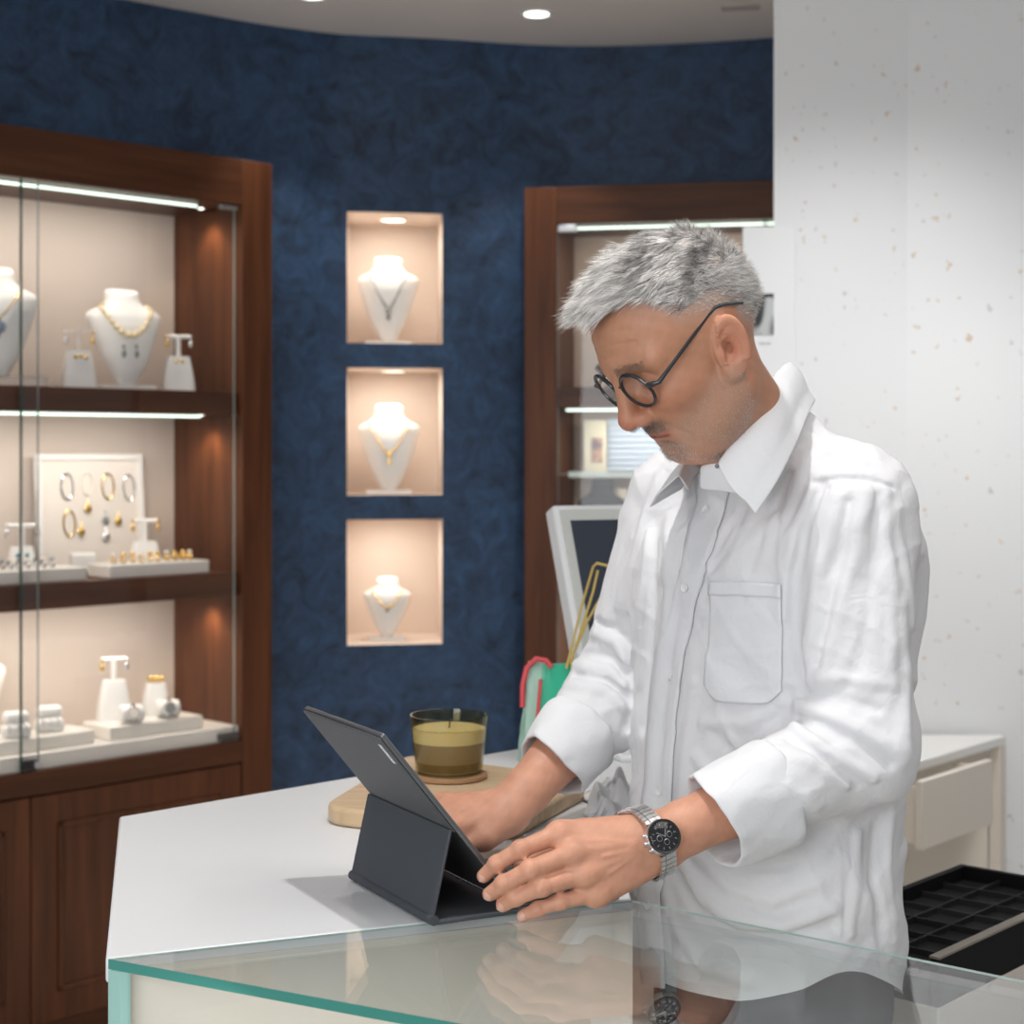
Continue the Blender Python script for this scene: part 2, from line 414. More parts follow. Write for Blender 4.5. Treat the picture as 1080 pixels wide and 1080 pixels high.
# ------------------------------------------------------------------ wooden display cabinets
class Frame:
    def __init__(s, ox, oy, ang):
        s.ox, s.oy, s.c, s.s = ox, oy, math.cos(ang), math.sin(ang)
        s.M = Matrix.Translation((ox, oy, 0)) @ Matrix.Rotation(ang, 4, 'Z')
    def x(s, px, y):
        """local x that is seen at photo column px, at local depth y"""
        k = (px - 540) / 1800
        return (k * s.oy + k * s.c * y - s.ox + s.s * y) / (s.c - k * s.s)
    def z(s, py, x, y):
        return EYE - (py - 475) / 1800 * (s.oy + s.s * x + s.c * y)
LF = Frame(-.6953, 4.947, math.atan2(.715, .70))
RF = Frame(.0382, 5.296, math.atan2(-.1953, .9807))
LINEN_R = mat('cabinet_lining', (.62, .50, .41), .85)

def cabinet(F, x0, x1, ztop, st, label, joint, shelves, lining, led_w):
    e = empty('display_cabinet', label, 'cabinet', F.M)
    a, b = x0 + st, x1 - st
    for lo, hi in ((x0, a), (b, x1)):
        MB().bb((lo, 0, FL), (hi, .40, ztop)).build('stile', WOOD, e, bevel=.002)
    MB().bb((a, 0, 2.15), (b, .38, ztop)).build('top_rail', WOOD_H, e, bevel=.0015)
    MB().bb((a, .340, .60), (b, .36, 2.15)).build('back_panel', lining, e)
    MB().bb((a, .022, -.04), (b, .36, .60)).build('lower_carcass', WOOD_H, e)
    MB().bb((a, .001, .560), (b, .34, .622)).build('lower_rail', WOOD_H, e, bevel=.002)
    MB().bb((a, .026, FL), (b, .34, -.04)).build('plinth', WOOD_H, e)
    for zt, zb in shelves:
        MB().bb((a + .001, .022, zb), (b - .001, .339, zt)).build('shelf', WOOD_H, e, bevel=.0015)
    MB().bb((a + .002, .018, .622), (b - .002, .338, .663)).build('deck', DECK, e, bevel=.002)
    # lower doors with a raised moulding
    for lo, hi in ((a + .004, joint - .002), (joint + .002, b - .004)):
        d = MB().bb((lo, .002, -.035), (hi, .021, .555)).build('lower_door', WOOD, e, bevel=.0015)
        q = MB(); i = .075; t = .014
        for r in ((lo + i, .555 - i - t, hi - i, .555 - i), (lo + i, -.035 + i, hi - i, -.035 + i + t), (lo + i, -.035 + i, lo + i + t, .555 - i), (hi - i - t, -.035 + i, hi - i, .555 - i)):
            q.bb((r[0], -.006, r[1]), (r[2], .004, r[3]))
        q.build('door_moulding', WOOD, d, bevel=.003)
    # led tubes under the top and the upper shelf
    tops = [2.15] + [s[1] for s in shelves]
    for k, zt in enumerate(tops):
        y = .06 if k else .075
        if k < 2:
            MB().tube([(a + .02, y, zt - .006), (b - led_w, y, zt - .006)], .0038, 10).build('led_tube', LED, e)
    return e, a, b

def led_light(F, a, b, zs, power, col=(1, .93, .84), y=.09):
    for zt in zs:
        wp = F.M @ Vector(((a + b) / 2, y, zt - .022)); tg = F.M @ Vector(((a + b) / 2, y + .10, zt - .6))
        o = light('cabinet_led_light', 'AREA', wp, power, None, b - a - .2, .02, col)
        o.rotation_euler = (F.M @ Matrix.Rotation(math.radians(14), 4, 'X')).to_euler()

xj = (LF.x(22, .01) + LF.x(40, .01)) / 2
SH = [(1.617, 1.552), (1.102, 1.035)]
lc, la, lb = cabinet(LF, -1.565, 0, 2.28, .105, 'long walnut display cabinet on the left with lit shelves of jewellery behind glass doors', xj, SH, LINEN, .105)
led_light(LF, la, lb, [2.15, 1.552, 1.035], 3.4)
# sliding glass doors
GD = Matrix
def glass_door(parent, lo, hi, y, z0, z1, edge_l=None, edge_r=None):
    g = MB().add([(lo, y, z0), (hi, y, z0), (hi, y, z1), (lo, y, z1)], [(0, 1, 2, 3)]).build('glass_door', GLASS, parent, smooth=False)
    for xx, m in ((lo, edge_l), (hi, edge_r)):
        wE = .0018 if m is DARK_EDGE else .0005
        if m: MB().bb((xx - wE, y - .004, z0), (xx + wE, y + .004, z1)).build('glass_edge', m, g)
    return g
PALE_EDGE = mat('pale_glass_edge', (.26, .29, .27), .15)
gd = glass_door(lc, LF.x(22, .006), lb - .026, .006, .626, 2.147, DARK_EDGE, PALE_EDGE)
glass_door(lc, la + .01, LF.x(40, .016), .016, .626, 2.147, None, PALE_EDGE)
xl = xj
lk = MB().bb((LF.x(23, 0), -.006, .628), (LF.x(39, 0), .014, .652)).build('door_lock', BLACK, lc, bevel=.003)
MB().tube([(xl + .01, -.014, .640), (xl + .01, -.004, .640)], .009, 14).build('lock_barrel', STEEL, lk)
MB().bb((lb - .072, .004, 2.134), (lb - .014, .018, 2.147)).build('hinge_clip', mat('dull_steel', (.38, .37, .36), .4, .8), lc, bevel=.002)
MB().bb((lb - .075, -.002, .628), (lb - .012, .02, .648)).build('hinge_clip', mat('dark_bronze', (.10, .09, .08), .4, .6), lc, bevel=.002)
# puck lamps that light the side panel of every bay
for zt in (2.15, 1.552, 1.035):
    MB().lathe([(.008, -.002), (.009, 0)], 16, (lb - .045, .14, zt)).build('puck_lamp', LAMP, lc)
    wp = LF.M @ Vector((lb - .05, .14, zt - .02))
    light('puck_light', 'SPOT', wp, 1.5, LF.M @ Vector((lb + .02, .15, zt - .5)), .015, None, (1, .80, .60), 110, .8)

def on(F, px, y, z):
    return (F.x(px, y), y, z)

def earring(M, loc, rz, kind, m, label, group, cat='earring', m2=None):
    mb = MB()
    if kind == 'stud':
        mb.ball((0, 0, 0), .006, 10, 7)
    elif kind == 'drop':
        mb.ball((0, 0, 0), .005, 8, 6); mb.tube([(0, 0, 0), (0, 0, -.012)], .0012, 5)
        mb.ball((0, -.001, -.021), (.0065, .004, .011), 10, 7)
    elif kind == 'hoop':
        mb.tube([(0, .010 * math.cos(a), -.012 + .012 * math.sin(a)) for a in np.linspace(0, 2 * math.pi, 19)[:-1]], .0022, 6, True)
    o = mb.build('earring', m, None); put(o, M, loc, rz); return tag(o, label, cat, group)

def earring_stand(M, loc, rz, label, w=.09, h=.10, t=.055, post=True, bar_w=.08, m=None, group='white earring stands'):
    e = empty('earring_stand', label, 'jewellery stand', M, loc, rz, group)
    r = []
    for i in range(9):
        u = i / 8; ww = w / 2 * (1 - .34 * u ** 1.5); tt = .035 * (1 - .45 * u)
        r.append([(ww * math.copysign(abs(math.cos(a)) ** .45, math.cos(a)), tt * math.copysign(abs(math.sin(a)) ** .45, math.sin(a)), h * u) for a in np.linspace(0, 2 * math.pi, 33)[:-1]])
    MB().loft(r).build('block', WHITE, e, angle=60)
    if post:
        MB().tube([(0, .0, h - .004), (0, .0, h + t)], .0075, 12).build('post', m or WHITE, e)
        MB().tube([(-bar_w / 2, 0, h + t), (bar_w / 2, 0, h + t)], .0058, 12).build('crossbar', m or WHITE, e)
    return e

def ring(M, loc, rz, m, label, group, r=.0095, gem=None, tilt=0.):
    e = empty('ring', label, 'ring', M, loc, rz, group)
    MB().tube([(r * math.cos(a), 0, r * math.sin(a) * .9 + r * .9) for a in np.linspace(0, 2 * math.pi, 17)[:-1]], .0030, 6, True).build('band', m, e)
    MB().ball((0, 0, r * 1.95), (.0078, .0075, .007), 8, 6).build('setting', gem or m, e)
    return e

def tray(M, x0, x1, y0, y1, z, h, label, group='white jewellery trays'):
    o = MB().bb((x0, y0, 0), (x1, y1, h)).build('display_tray', DECK, None, bevel=.003); put(o, M, (0, 0, z)); return tag(o, label, 'tray', group)

# ---- upper shelf
M = LF.M; z1 = 1.618; BR = -.40
H, W = .285, .225
x, y = LF.x(-5, .14), .14
ap = MB().bb((-.10, -.06, 0), (.13, .06, .026)).build('acrylic_riser', ACRYL, None, bevel=.002); put(ap, M, (x, y, z1), BR); tag(ap, 'clear acrylic riser under the bust with the big round pendant', 'riser')
e, z0 = necklace_bust(M, (x, y, z1 + .026), BR, H, W, 'large white necklace bust with a big round pendant at the left of the upper shelf', 'necklace busts in the left cabinet', False)
necklace(M, (x, y, z1 + .026), BR, H, W, z0, .52, W * .30, .82, 'gold chain with a big round blue stone pendant on the upper shelf', 'necklaces in the left cabinet', .003, 'chain', GOLD, 'round', mat('pale_blue_gem', (.30, .36, .48), .12, .4, coat=.5), 1.3)
x, y = LF.x(131, .15), .15; H, W = .262, .212
e, z0 = necklace_bust(M, (x, y, z1), BR + .1, H, W, 'white necklace bust with a string of pearls on the upper shelf of the left cabinet', 'necklace busts in the left cabinet')
necklace(M, (x, y, z1), BR + .1, H, W, z0, .50, W * .36, .84, 'string of gold and cream pearls on the bust on the upper shelf', 'necklaces in the left cabinet', .0080, 'beads', mat('gold_pearl', (.90, .74, .46), .3, .25, coat=.4), None, None, 2.0, .0165)
BM = M @ Matrix.Translation((x, y, z1)) @ Matrix.Rotation(BR + .1, 4, 'Z')
for s in (-.02, .016):
    earring(BM, (s, bust_front(s, H * .40, H, W) - .004, z0 + H * .385), 0, 'drop', GREYSTONE, 'grey teardrop earring pinned on the pearl bust, one of a pair below the pearls', 'grey earrings on the pearl bust')
x, y = LF.x(83, .12), .12
earring_stand(M, (x, y, z1), BR, 'white earring stand with a clear crossbar beside the pearl bust, on its left', .092, .102, .055, True, .085, ACRYL)
SM = M @ Matrix.Translation((x, y, z1)) @ Matrix.Rotation(BR, 4, 'Z')
for s, m in ((-.036, SILVER), (.036, GOLD)): earring(SM, (s, -.008, .150), 0, 'drop', m, 'small %s drop earring on the clear crossbar left of the pearl bust' % ('silver' if m is SILVER else 'gold'), 'earrings on the upper shelf')
for s in (-.013, .001, .015): earring(SM, (s, -.030, .086 - abs(s) * .2), 0, 'stud', GOLD, 'gold stud on the white block under the clear crossbar', 'gold studs under the clear crossbar')
x, y = LF.x(188, .10), .10
earring_stand(M, (x, y, z1), BR, 'white earring stand at the right end of the upper shelf by the wooden side panel', .092, .098, .056, True, .070)
SM = M @ Matrix.Translation((x, y, z1)) @ Matrix.Rotation(BR, 4, 'Z')
for s, m in ((-.034, GOLD), (.034, SILVER)): earring(SM, (s, -.007, .154), 0, 'drop', m, '%s drop earring on the stand at the right end of the upper shelf' % ('gold' if m is GOLD else 'silver'), 'earrings on the upper shelf')
for s in (-.012, .006): earring(SM, (s, -.031, .082), 0, 'stud', GOLD, 'gold stud on the block at the right end of the upper shelf', 'gold studs at the right end of the upper shelf')

# ---- middle shelf
z2 = 1.103
xa, xb = LF.x(40, .285), LF.x(153, .285); bw = xb - xa; bh = .335
JB = M @ Matrix.Translation((xa, .285, z2 + .002)) @ Matrix.Rotation(math.radians(-4), 4, 'X')
jb = empty('jewellery_board', 'white framed jewellery board leaning against the back of the middle shelf', 'display board', JB)
MB().bb((.012, -.003, .012), (bw - .012, .004, bh - .012)).build('board_panel', mat('board_linen', (.80, .73, .66), .8), jb)
q = MB()
for r in ((0, 0, bw, .018), (0, bh - .018, bw, bh), (0, .018, .018, bh - .018), (bw - .018, .018, bw, bh - .018)): q.bb((r[0], -.010, r[1]), (r[2], .006, r[3]))
q.build('board_frame', WHITE, jb, bevel=.002)
def on_board(cx, cy):      # crop pixel of the board -> board coordinates
    px, py = cx / 3.6, 440 + cy / 3.6
    return ((px - 40) / 113 * bw, (584 - py) / 111 * bh)
def oval(cx, cy, m, label, rx=.019, rz_=.036):
    u, w = on_board(cx, cy)
    o = MB().tube([(rx * math.cos(a), 0, rz_ * math.sin(a)) for a in np.linspace(0, 2 * math.pi, 29)[:-1]], .0023, 6, True).build('bangle', m); put(o, JB, (u, -.0065, w))
    return tag(o, label, 'bangle', 'bangles on the white board')
oval(258, 228, SILVER, 'oval silver bangle at the top left of the white board')
oval(333, 218, PEARL, 'oval pale bangle above the gold pendant on the white board', .017, .032)
oval(413, 230, GOLD, 'oval gold bangle, third along the top of the white board')
oval(495, 236, SILVER, 'oval silver bangle at the top right of the white board')
oval(262, 352, GOLD, 'oval gold bangle in the lower row of the white board')
for cx, cy, m, lab in ((333, 305, GOLD, 'round gold pendant in the middle of the white board'), (398, 345, GREYSTONE, 'dark grey stone brooch on the white board'), (447, 350, GOLD, 'gold brooch beside the dark stone on the white board'), (398, 402, SILVER, 'silver brooch below the dark stone on the white board'), (305, 382, GOLD, 'small gold pin beside the lower gold bangle on the white board')):
    u, w = on_board(cx, cy); b = MB().ball((0, 0, 0), (.012, .005, .013), 10, 7); b.tube([(0, 0, .012), (0, 0, .028)], .0018, 5)
    o = b.build('brooch', m); put(o, JB, (u, -.008, w)); tag(o, lab, 'brooch', 'brooches on the white board')
x, y = LF.x(87, .22), .22
o = MB().bb((-.035, -.02, 0), (.035, .02, .062)).build('ring_block', WHITE, None, bevel=.008, seg=3); put(o, M, (x, y, z2), BR); tag(o, 'small white ring block in front of the jewellery board', 'ring holder')
x, y = LF.x(153, .20), .20
earring_stand(M, (x, y, z2), BR, 'white earring stand beside the jewellery board at the right of the middle shelf', .098, .088, .058, True, .075)
SM = M @ Matrix.Translation((x, y, z2)) @ Matrix.Rotation(BR, 4, 'Z')
for s in (-.036, .036): earring(SM, (s, -.007, .147), 0, 'drop', GOLD, 'gold drop earring on the stand to the right of the jewellery board', 'gold earrings right of the board')
x, y = LF.x(23, .20), .20
earring_stand(M, (x, y, z2), BR, 'white earring stand at the left of the jewellery board on the middle shelf', .085, .088, .056, True, .085)
SM = M @ Matrix.Translation((x, y, z2)) @ Matrix.Rotation(BR, 4, 'Z')
for s in (-.04, .04): earring(SM, (s, -.007, .144), 0, 'drop', SILVER, 'silver drop earring on the stand to the left of the jewellery board', 'silver earrings left of the board')
for s in (-.014, .010): earring(SM, (s, -.034, .066), 0, 'stud', mat('teal_stone', (.05, .22, .25), .2), 'teal stone stud on the block left of the jewellery board', 'teal studs left of the board')
tx0, tx1 = LF.x(116, .045), LF.x(221, .045)
tray(M, tx0, tx1, .045, .155, z2, .036, 'white tray with a row of gold rings on the middle shelf')
for k, px in enumerate((120, 130, 140, 149, 158, 166, 176, 185, 193, 200)):
    ring(M, on(LF, px, .10 - .02 * (k % 2), z2 + .036), .5, GOLD, ['gold ring at the near end of the row on the middle tray', 'gold ring, second in the row on the middle tray', 'gold ring, third in the row on the middle tray', 'gold ring, fourth in the row on the middle tray', 'gold ring, fifth in the row on the middle tray', 'gold ring, sixth in the row on the middle tray', 'gold ring, seventh in the row on the middle tray', 'gold ring, eighth in the row on the middle tray', 'gold ring, last but one in the row on the middle tray', 'gold ring at the far end of the row by the side panel'][k], 'gold rings on the middle tray', .0120, PEARL if k % 3 == 0 else None)
tl1 = LF.x(92, .045)
tray(M, LF.x(-60, .045), tl1, .045, .15, z2, .036, 'white tray with silver rings at the left of the middle shelf')
for k, px in enumerate((-8, 2, 11, 20, 29, 38, 46, 55)):
    ring(M, on(LF, px, .075 + .035 * (k % 3) / 2, z2 + .036), .5, SILVER, 'silver ring standing among others on the tray at the left of the middle shelf', 'silver rings on the left tray', .0120, GREYSTONE if k % 2 else PEARL)

# ---- bottom deck
z3 = .664
tx0, tx1 = LF.x(116, .05), LF.x(214, .05)
tray(M, tx0, tx1, .05, .19, z3, .036, 'white tray with an earring stand and two watch blocks on the bottom deck')
zt = z3 + .036
x, y = LF.x(120, .152), .152
earring_stand(M, (x, y, zt), BR, 'white earring stand with a crossbar on the bottom tray', .092, .112, .058, True, .070)
SM = M @ Matrix.Translation((x, y, zt)) @ Matrix.Rotation(BR, 4, 'Z')
for s, m in ((-.034, GOLD), (.034, SILVER)): earring(SM, (s, -.007, .168), 0, 'drop', m, '%s drop earring on the crossbar on the bottom tray' % ('gold' if m is GOLD else 'silver'), 'earrings on the bottom tray')
x, y = LF.x(164, .15), .15
earring_stand(M, (x, y, zt), BR, 'white stand without a crossbar holding gold rings on the bottom tray', .080, .092, .05, False)
SM = M @ Matrix.Translation((x, y, zt)) @ Matrix.Rotation(BR, 4, 'Z')
for s in (-.016, 0, .016): ring(SM, (s, -.006, .092), 0, GOLD, 'gold ring on top of the white stand without a crossbar', 'gold rings on the bottom tray', .007)
def watch_roll(px, y, z, label, wl, m, dialm, r=.026):
    x = LF.x(px, y); e = empty('watch_cushion', label, 'watch cushion', M, (x, y, z), BR)
    MB().tube([(-.032, 0, r), (.032, 0, r)], r - .002, 20).build('cushion', WHITE, e, bevel=.006)
    SMx = M @ Matrix.Translation((x, y, z)) @ Matrix.Rotation(BR, 4, 'Z')
    w = empty('wristwatch', wl, 'watch', SMx, (0, 0, r), 0, 'watches in the left cabinet')
    MB().tube([(0, (r + .0035) * math.cos(a), (r + .0035) * math.sin(a)) for a in np.linspace(0, 2 * math.pi, 33)[:-1]], .004, 6, True).build('bracelet', m, w)
    R = Matrix.Rotation(math.radians(78), 4, 'X')
    q = MB().lathe([(.017, -.004), (.0185, 0), (.016, .005)], 20); q.v = [tuple(R @ Vector(p) + Vector((0, -r - .006, .004))) for p in q.v]; q.build('case', m, w)
    q = MB().lathe([(.0135, .0052), (.0135, .0062)], 20); q.v = [tuple(R @ Vector(p) + Vector((0, -r - .006, .004))) for p in q.v]; q.build('dial', dialm, w)
watch_roll(139, .080, zt, 'white cushion holding a silver watch in front of the earring stand', 'silver watch with a pale dial in front of the earring stand on the bottom tray', SILVER, PEARL)
watch_roll(177, .085, zt, 'white cushion holding a watch at the right of the bottom tray', 'silver watch with a grey dial at the right of the bottom tray', SILVER, GREYSTONE)
tray(M, LF.x(-60, .05), LF.x(100, .05), .05, .17, z3, .036, 'white tray with ring cushions at the left of the bottom deck')
for px, y, lab in ((17, .085, 'pair of stacked white ring cushions nearest the left edge of the bottom deck'), (52, .11, 'pair of stacked white ring cushions beside the glass door joint')):
    e = empty('ring_cushion', lab, 'ring holder', M, (LF.x(px, y), y, z3 + .036), BR, 'white ring cushions')
    MB().box((0, 0, .018), (.075, .05, .036)).build('lower_cushion', WHITE, e, bevel=.012, seg=3)
    MB().box((.0, .006, .052), (.066, .04, .032)).build('upper_cushion', WHITE, e, bevel=.011, seg=3)
    q = MB()
    for s in (-.02, 0, .02): q.tube([(s, -.027 + .004 * math.cos(a), .030 + .009 * math.sin(a)) for a in np.linspace(0, 2 * math.pi, 13)[:-1]], .0022, 5, True)
    q.build('rings', SILVER, e)
necklace_bust(M, (LF.x(-36, .26), .26, z3), BR, .25, .21, 'white necklace bust cut by the left edge of the picture on the bottom deck', 'necklace busts in the left cabinet')

# ---- the cabinet behind the man
rc_, ra, rb = cabinet(RF, 0, 1.50, 2.265, .1016, 'walnut display cabinet with glass doors standing behind the man', .74, [(1.646, 1.582), (1.085, 1.035)], LINEN_R, .1)
led_light(RF, ra, rb, [2.15, 1.582, 1.035], 2.4)
glass_door(rc_, ra + .004, .736, .006, .626, 2.147, PALE_EDGE, DARK_EDGE)
glass_door(rc_, .744, rb - .004, .006, .626, 2.147, DARK_EDGE, None)
MB().bb((ra + .004, .0, 2.125), (ra + .062, .02, 2.147)).build('hinge_clip', STEEL, rc_, bevel=.002)
RM = RF.M
def rbox(name, px0, px1, py0, py1, y, t, m, label, cat, bevel=.002, z=None):
    x0, x1 = RF.x(px0, y), RF.x(px1, y); zt = RF.z(py0, x0, y); zb = RF.z(py1, x0, y) if z is None else z
    o = MB().bb((x0, y, zb), (x1, y + t, zt)).build(name, m, None, bevel=bevel); put(o, RM); return tag(o, label, cat)
# glass shelf in the middle bay with its bright edge
rs = 1.40
g = MB().bb((ra + .004, .05, 1.372), (rb - .004, .33, 1.380)).build('glass_shelf', ACRYL, rc_)
MB().bb((ra + .03, .046, 1.366), (rb - .03, .050, 1.384)).build('shelf_edge', mat('bright_glass_edge', (.72, .84, .76), .2), g)
BLIND = mat('reflection_blue', (.52, .66, .82), .6)  # blue slats imitate window blinds reflected in the cabinet glass
pb = empty('blind_reflection', 'pale blue slats imitating window blinds reflected in the cabinet behind the man', 'reflection', RM, (RF.x(640, .25), .25, 1.381))
MB().bb((0, .012, 0), (.34, .02, .17)).build('panel_back', BLIND, pb)
q = MB()
for k in range(9): q.bb((0, .0, .004 + k * .0185), (.34, .014, .016 + k * .0185))
q.build('slats', mat('reflection_slat', (.70, .80, .90), .5), pb, bevel=.002)
pc = empty('reflection_card', 'cream card imitating a yellowish reflection on the glass shelf left of the blue slats', 'card', RM, (RF.x(616, .21), .21, 1.381))  # card colours stand in for a yellowish reflection
MB().bb((0, 0, 0), (.072, .008, .165)).build('card_panel', mat('cream_card', (.78, .74, .56), .6), pc)
b = MB().bb((.024, -.002, .03), (.06, 0, .11)); b.build('picture', mat('tan_reflection', (.55, .36, .24), .7, noise=(30, (.20, .14, .16), (1, 1, 1), 3, .4, .6)), pc)
# black display neck and dark boxes on the lower shelf
def dark_form(px, y, h, w, label, m=BLACK):
    e, z0 = necklace_bust(RM, (RF.x(px, y), y, 1.086), 0, h, w, label, 'black display busts behind the man', True, m)
dark_form(634, .17, .250, .15, 'black velvet bust on the lower shelf, beside the wooden side panel', mat('black_velvet', (.010, .010, .012), .8))
cone = MB().lathe([(.02, 0), (.035, .05), (.042, .11), (.032, .19), (.02, .24)], 24); o = cone.build('display_cone', mat('cream_form', (.74, .68, .54), .6), None); put(o, RM, (RF.x(655, .285), .285, 1.086)); tag(o, 'cream display form half hidden behind the black velvet bust', 'display form')
rbox('dark_box', 666, 692, 508, 600, .10, .06, mat('dark_box', (.02, .022, .028), .6), 'dark upright box on the lower shelf behind the man', 'box', z=1.086)
rbox('red_box', 668, 674, 512, 600, .06, .03, mat('red_box', (.45, .10, .10), .6), 'thin red upright box in front of the dark box', 'box', z=1.086)
o = MB().bb((-.018, -.018, 0), (.018, .018, .028)); o.bb((-.012, -.012, .028), (.012, .012, .05)); o = o.build('pink_box', mat('pink_box', (.85, .60, .52), .6), None, bevel=.003); put(o, RM, (RF.x(610, .06), .06, 1.086)); tag(o, 'tiny pink and white box at the front of the lower shelf', 'box')
rbox('peach_glow', 765, 800, 262, 300, .325, .008, mat('peach_glow', (.80, .52, .34), .7), 'peach panel imitating the peach light on the upper shelf behind the grey hair', 'card', z=1.647)  # panel colour imitates peach light inside the cabinet
rbox('green_box', 765, 800, 300, 345, .27, .05, mat('sage_box', (.50, .52, .40), .7), 'sage green box on the upper shelf behind the head', 'box', z=1.647)

# ------------------------------------------------------------------ white counter and glass showcase
TOP = .95
A = (-.40, 1.68); B = (.133, 1.90)
CPOLY = [A, B, (.135, 2.25), (.200, 2.5), (.45, 2.85), (.27, 3.10), (.01, 2.86), (-.536, 2.33)]
COUNTER = mat('counter_laminate', (.72, .73, .745), .40)
BEIGE = mat('beige_panel', (.66, .60, .53), .5)
ce = empty('shop_counter', 'white angled shop counter with the tablet and the candle on it', 'counter', loc=(0, 2.4, 0))
def inset(poly, d):
    c = np.mean(poly, 0); return [tuple(np.array(p) + (c - p) / np.linalg.norm(c - p) * d) for p in poly]
def rel(o, p): o.parent = p; o.matrix_parent_inverse = p.matrix_world.inverted()
o = MB().prism(CPOLY, .925, TOP).build('worktop', COUNTER, None, bevel=.003); rel(o, ce)
o = MB().prism(inset(CPOLY, .02), FL, .925).build('counter_base', BEIGE, None); rel(o, ce)
GT = glass_mat('showcase_glass', (.955, .98, .975), 1.6)
ge = empty('glass_showcase', 'glass topped jewellery showcase joined to the front of the white counter', 'showcase', loc=(.15, 1.6, 0))
def away(p, d):   # offset a plan point
    return (p[0] + d[0], p[1] + d[1])
F1 = (-.02, 1.475); F2 = (.40, 1.245); BK2 = (.80, 1.347)
u = np.array(F1) - np.array(A); u /= np.linalg.norm(u); nrm = np.array((-u[1], u[0]))   # nrm points away from the viewer
wv = np.array(B) - np.array(A); wv /= np.linalg.norm(wv); wn = np.array((wv[1], -wv[0])) * .003   # small gap in front of the counter
GP = [tuple(np.array(A) + wn + wv * .002), tuple(np.array(B) + wn), BK2, (.62, 1.124), F2, F1]
g = MB(); n = len(GP); zt, zb = TOP, TOP - .010
g.add([(x, y, zt) for x, y in GP], [tuple(range(n - 1, -1, -1))]); g.add([(x, y, zb) for x, y in GP], [tuple(range(n))])
top = g.build('glass_top', GT, None, smooth=False); rel(top, ge)
g = MB()
for i in (2, 3, 4, 5):
    p, q = GP[i], GP[(i + 1) % n]; g.add([(*p, zb), (*q, zb), (*q, zt), (*p, zt)], [(0, 1, 2, 3)])
o = g.build('glass_edge', GREEN_EDGE, None, smooth=False); rel(o, ge)
g = MB()
for i in (0, 1):
    p, q = GP[i], GP[(i + 1) % n]; g.add([(*p, zt - .0022), (*q, zt - .0022), (*q, zt), (*p, zt)], [(0, 1, 2, 3)])
o = g.build('polished_edge', mat('polished_glass_edge', (.42, .56, .53), .2), None, smooth=False); rel(o, ge)
fr = MB()
for p, q in ((GP[0], F1), (F1, F2)):
    p2, q2 = away(p, nrm * .006 + u * .016), away(q, nrm * .006); fr.add([(*p2, .45), (*q2, .45), (*q2, zb - .001), (*p2, zb - .001)], [(0, 1, 2, 3)])
o = fr.build('front_glass', GT, None, smooth=False); rel(o, ge)
st = MB(); p = np.array(GP[0]); st.prism([tuple(p), tuple(p + u * .015), tuple(p + u * .015 + wv * .010), tuple(p + wv * .010)], .45, zb - .001)
o = st.build('corner_glass_edge', mat('corner_glass', (.30, .50, .46), .15), None, smooth=False); rel(o, ge)
ins = [tuple(np.array(GP[0]) + nrm * .02 + u * .02), tuple(np.array(B) + wn * 1.2), tuple(np.array(BK2) - np.array((.02, 0))), (.60, 1.15), (.40, 1.27), (-.01, 1.50)]
o = MB().prism(ins, .40, .45).build('showcase_deck', DECK, None); rel(o, ge)
o = MB().prism(inset(ins, .02), FL, .40).build('showcase_base', BEIGE, None); rel(o, ge)
o = MB().add([(*(np.array(A) + wn * .8 + wv * .01), .45), (*(np.array(B) + wn * .8), .45), (*(np.array(B) + wn * .8), zb - .001), (*(np.array(A) + wn * .8 + wv * .01), zb - .001)], [(0, 1, 2, 3)]).build('showcase_back', BEIGE, None, smooth=False, solid=.001); rel(o, ge)

wp = Vector((.0, 1.56, .925)); light('showcase_fill', 'AREA', wp, .5, (.0, 1.74, .60), .7, .03, (1, .96, .90)).rotation_euler.rotate(Euler((0, 0, 0)))  # unseen fill added to brighten the showcase interior

# ------------------------------------------------------------------ tablet in its keyboard folio
TM = Matrix.Translation((-.0845, 1.789, TOP)) @ Matrix.Rotation(math.atan2(.471, .882), 4, 'Z')
FOLIO = mat('folio_fabric', (.050, .056, .065), .75, bump=(900, .2, .0004, (1, 1, 1)))
FOLIO_B = mat('folio_back', (.075, .077, .082), .62, bump=(900, .2, .0004, (1, 1, 1)))
ALU = mat('dark_aluminium', (.20, .205, .215), .35, .8)
te = empty('tablet', 'dark grey tablet standing in its folding keyboard cover under the hands', 'tablet', TM)
TW = .219
MB().bb((.004, 0, .0008), (.232, TW, .0062)).build('keyboard_base', FOLIO, te, bevel=.002)
MB().tube([(.003, -.001, .0066), (.003, TW + .001, .0066)], .0056, 14).build('spine', FOLIO, te)
kproto = None
for r in range(5):
    for q in range(13):
        y = .012 + q * .0152; x = .112 + r * .0215
        if kproto is None:
            kproto = MB().bb((-.0085, -.0063, 0), (.0085, .0063, .0016)).build('key', mat('key_cap', (.055, .056, .060), .5), te, bevel=.0006); k_ = kproto
        else:
            k_ = kproto.copy(); COL.objects.link(k_); k_.parent = te
        k_.location = (x, y, .0062)
dv = Vector((-.632, 0, .775)); sn = Vector((.775, 0, .632)); b0 = Vector((.102, 0, .0125))
R4 = Matrix((Vector((sn.x, 0, dv.x)).to_4d(), (0, 1, 0, 0), (sn.z, 0, dv.z, 0), (0, 0, 0, 1))); R4[0] = (sn.x, 0, dv.x, 0); R4[3] = (0, 0, 0, 1)
def slab(lo, hi):   # box in tablet-plane coordinates (normal, across, up)
    mb = MB().bb(lo, hi); mb.v = [tuple(R4.to_3x3() @ Vector(p) + b0) for p in mb.v]; return mb
slab((-.003, 0, 0), (.003, TW, .250)).build('tablet_body', ALU, te, bevel=.0022, seg=3)
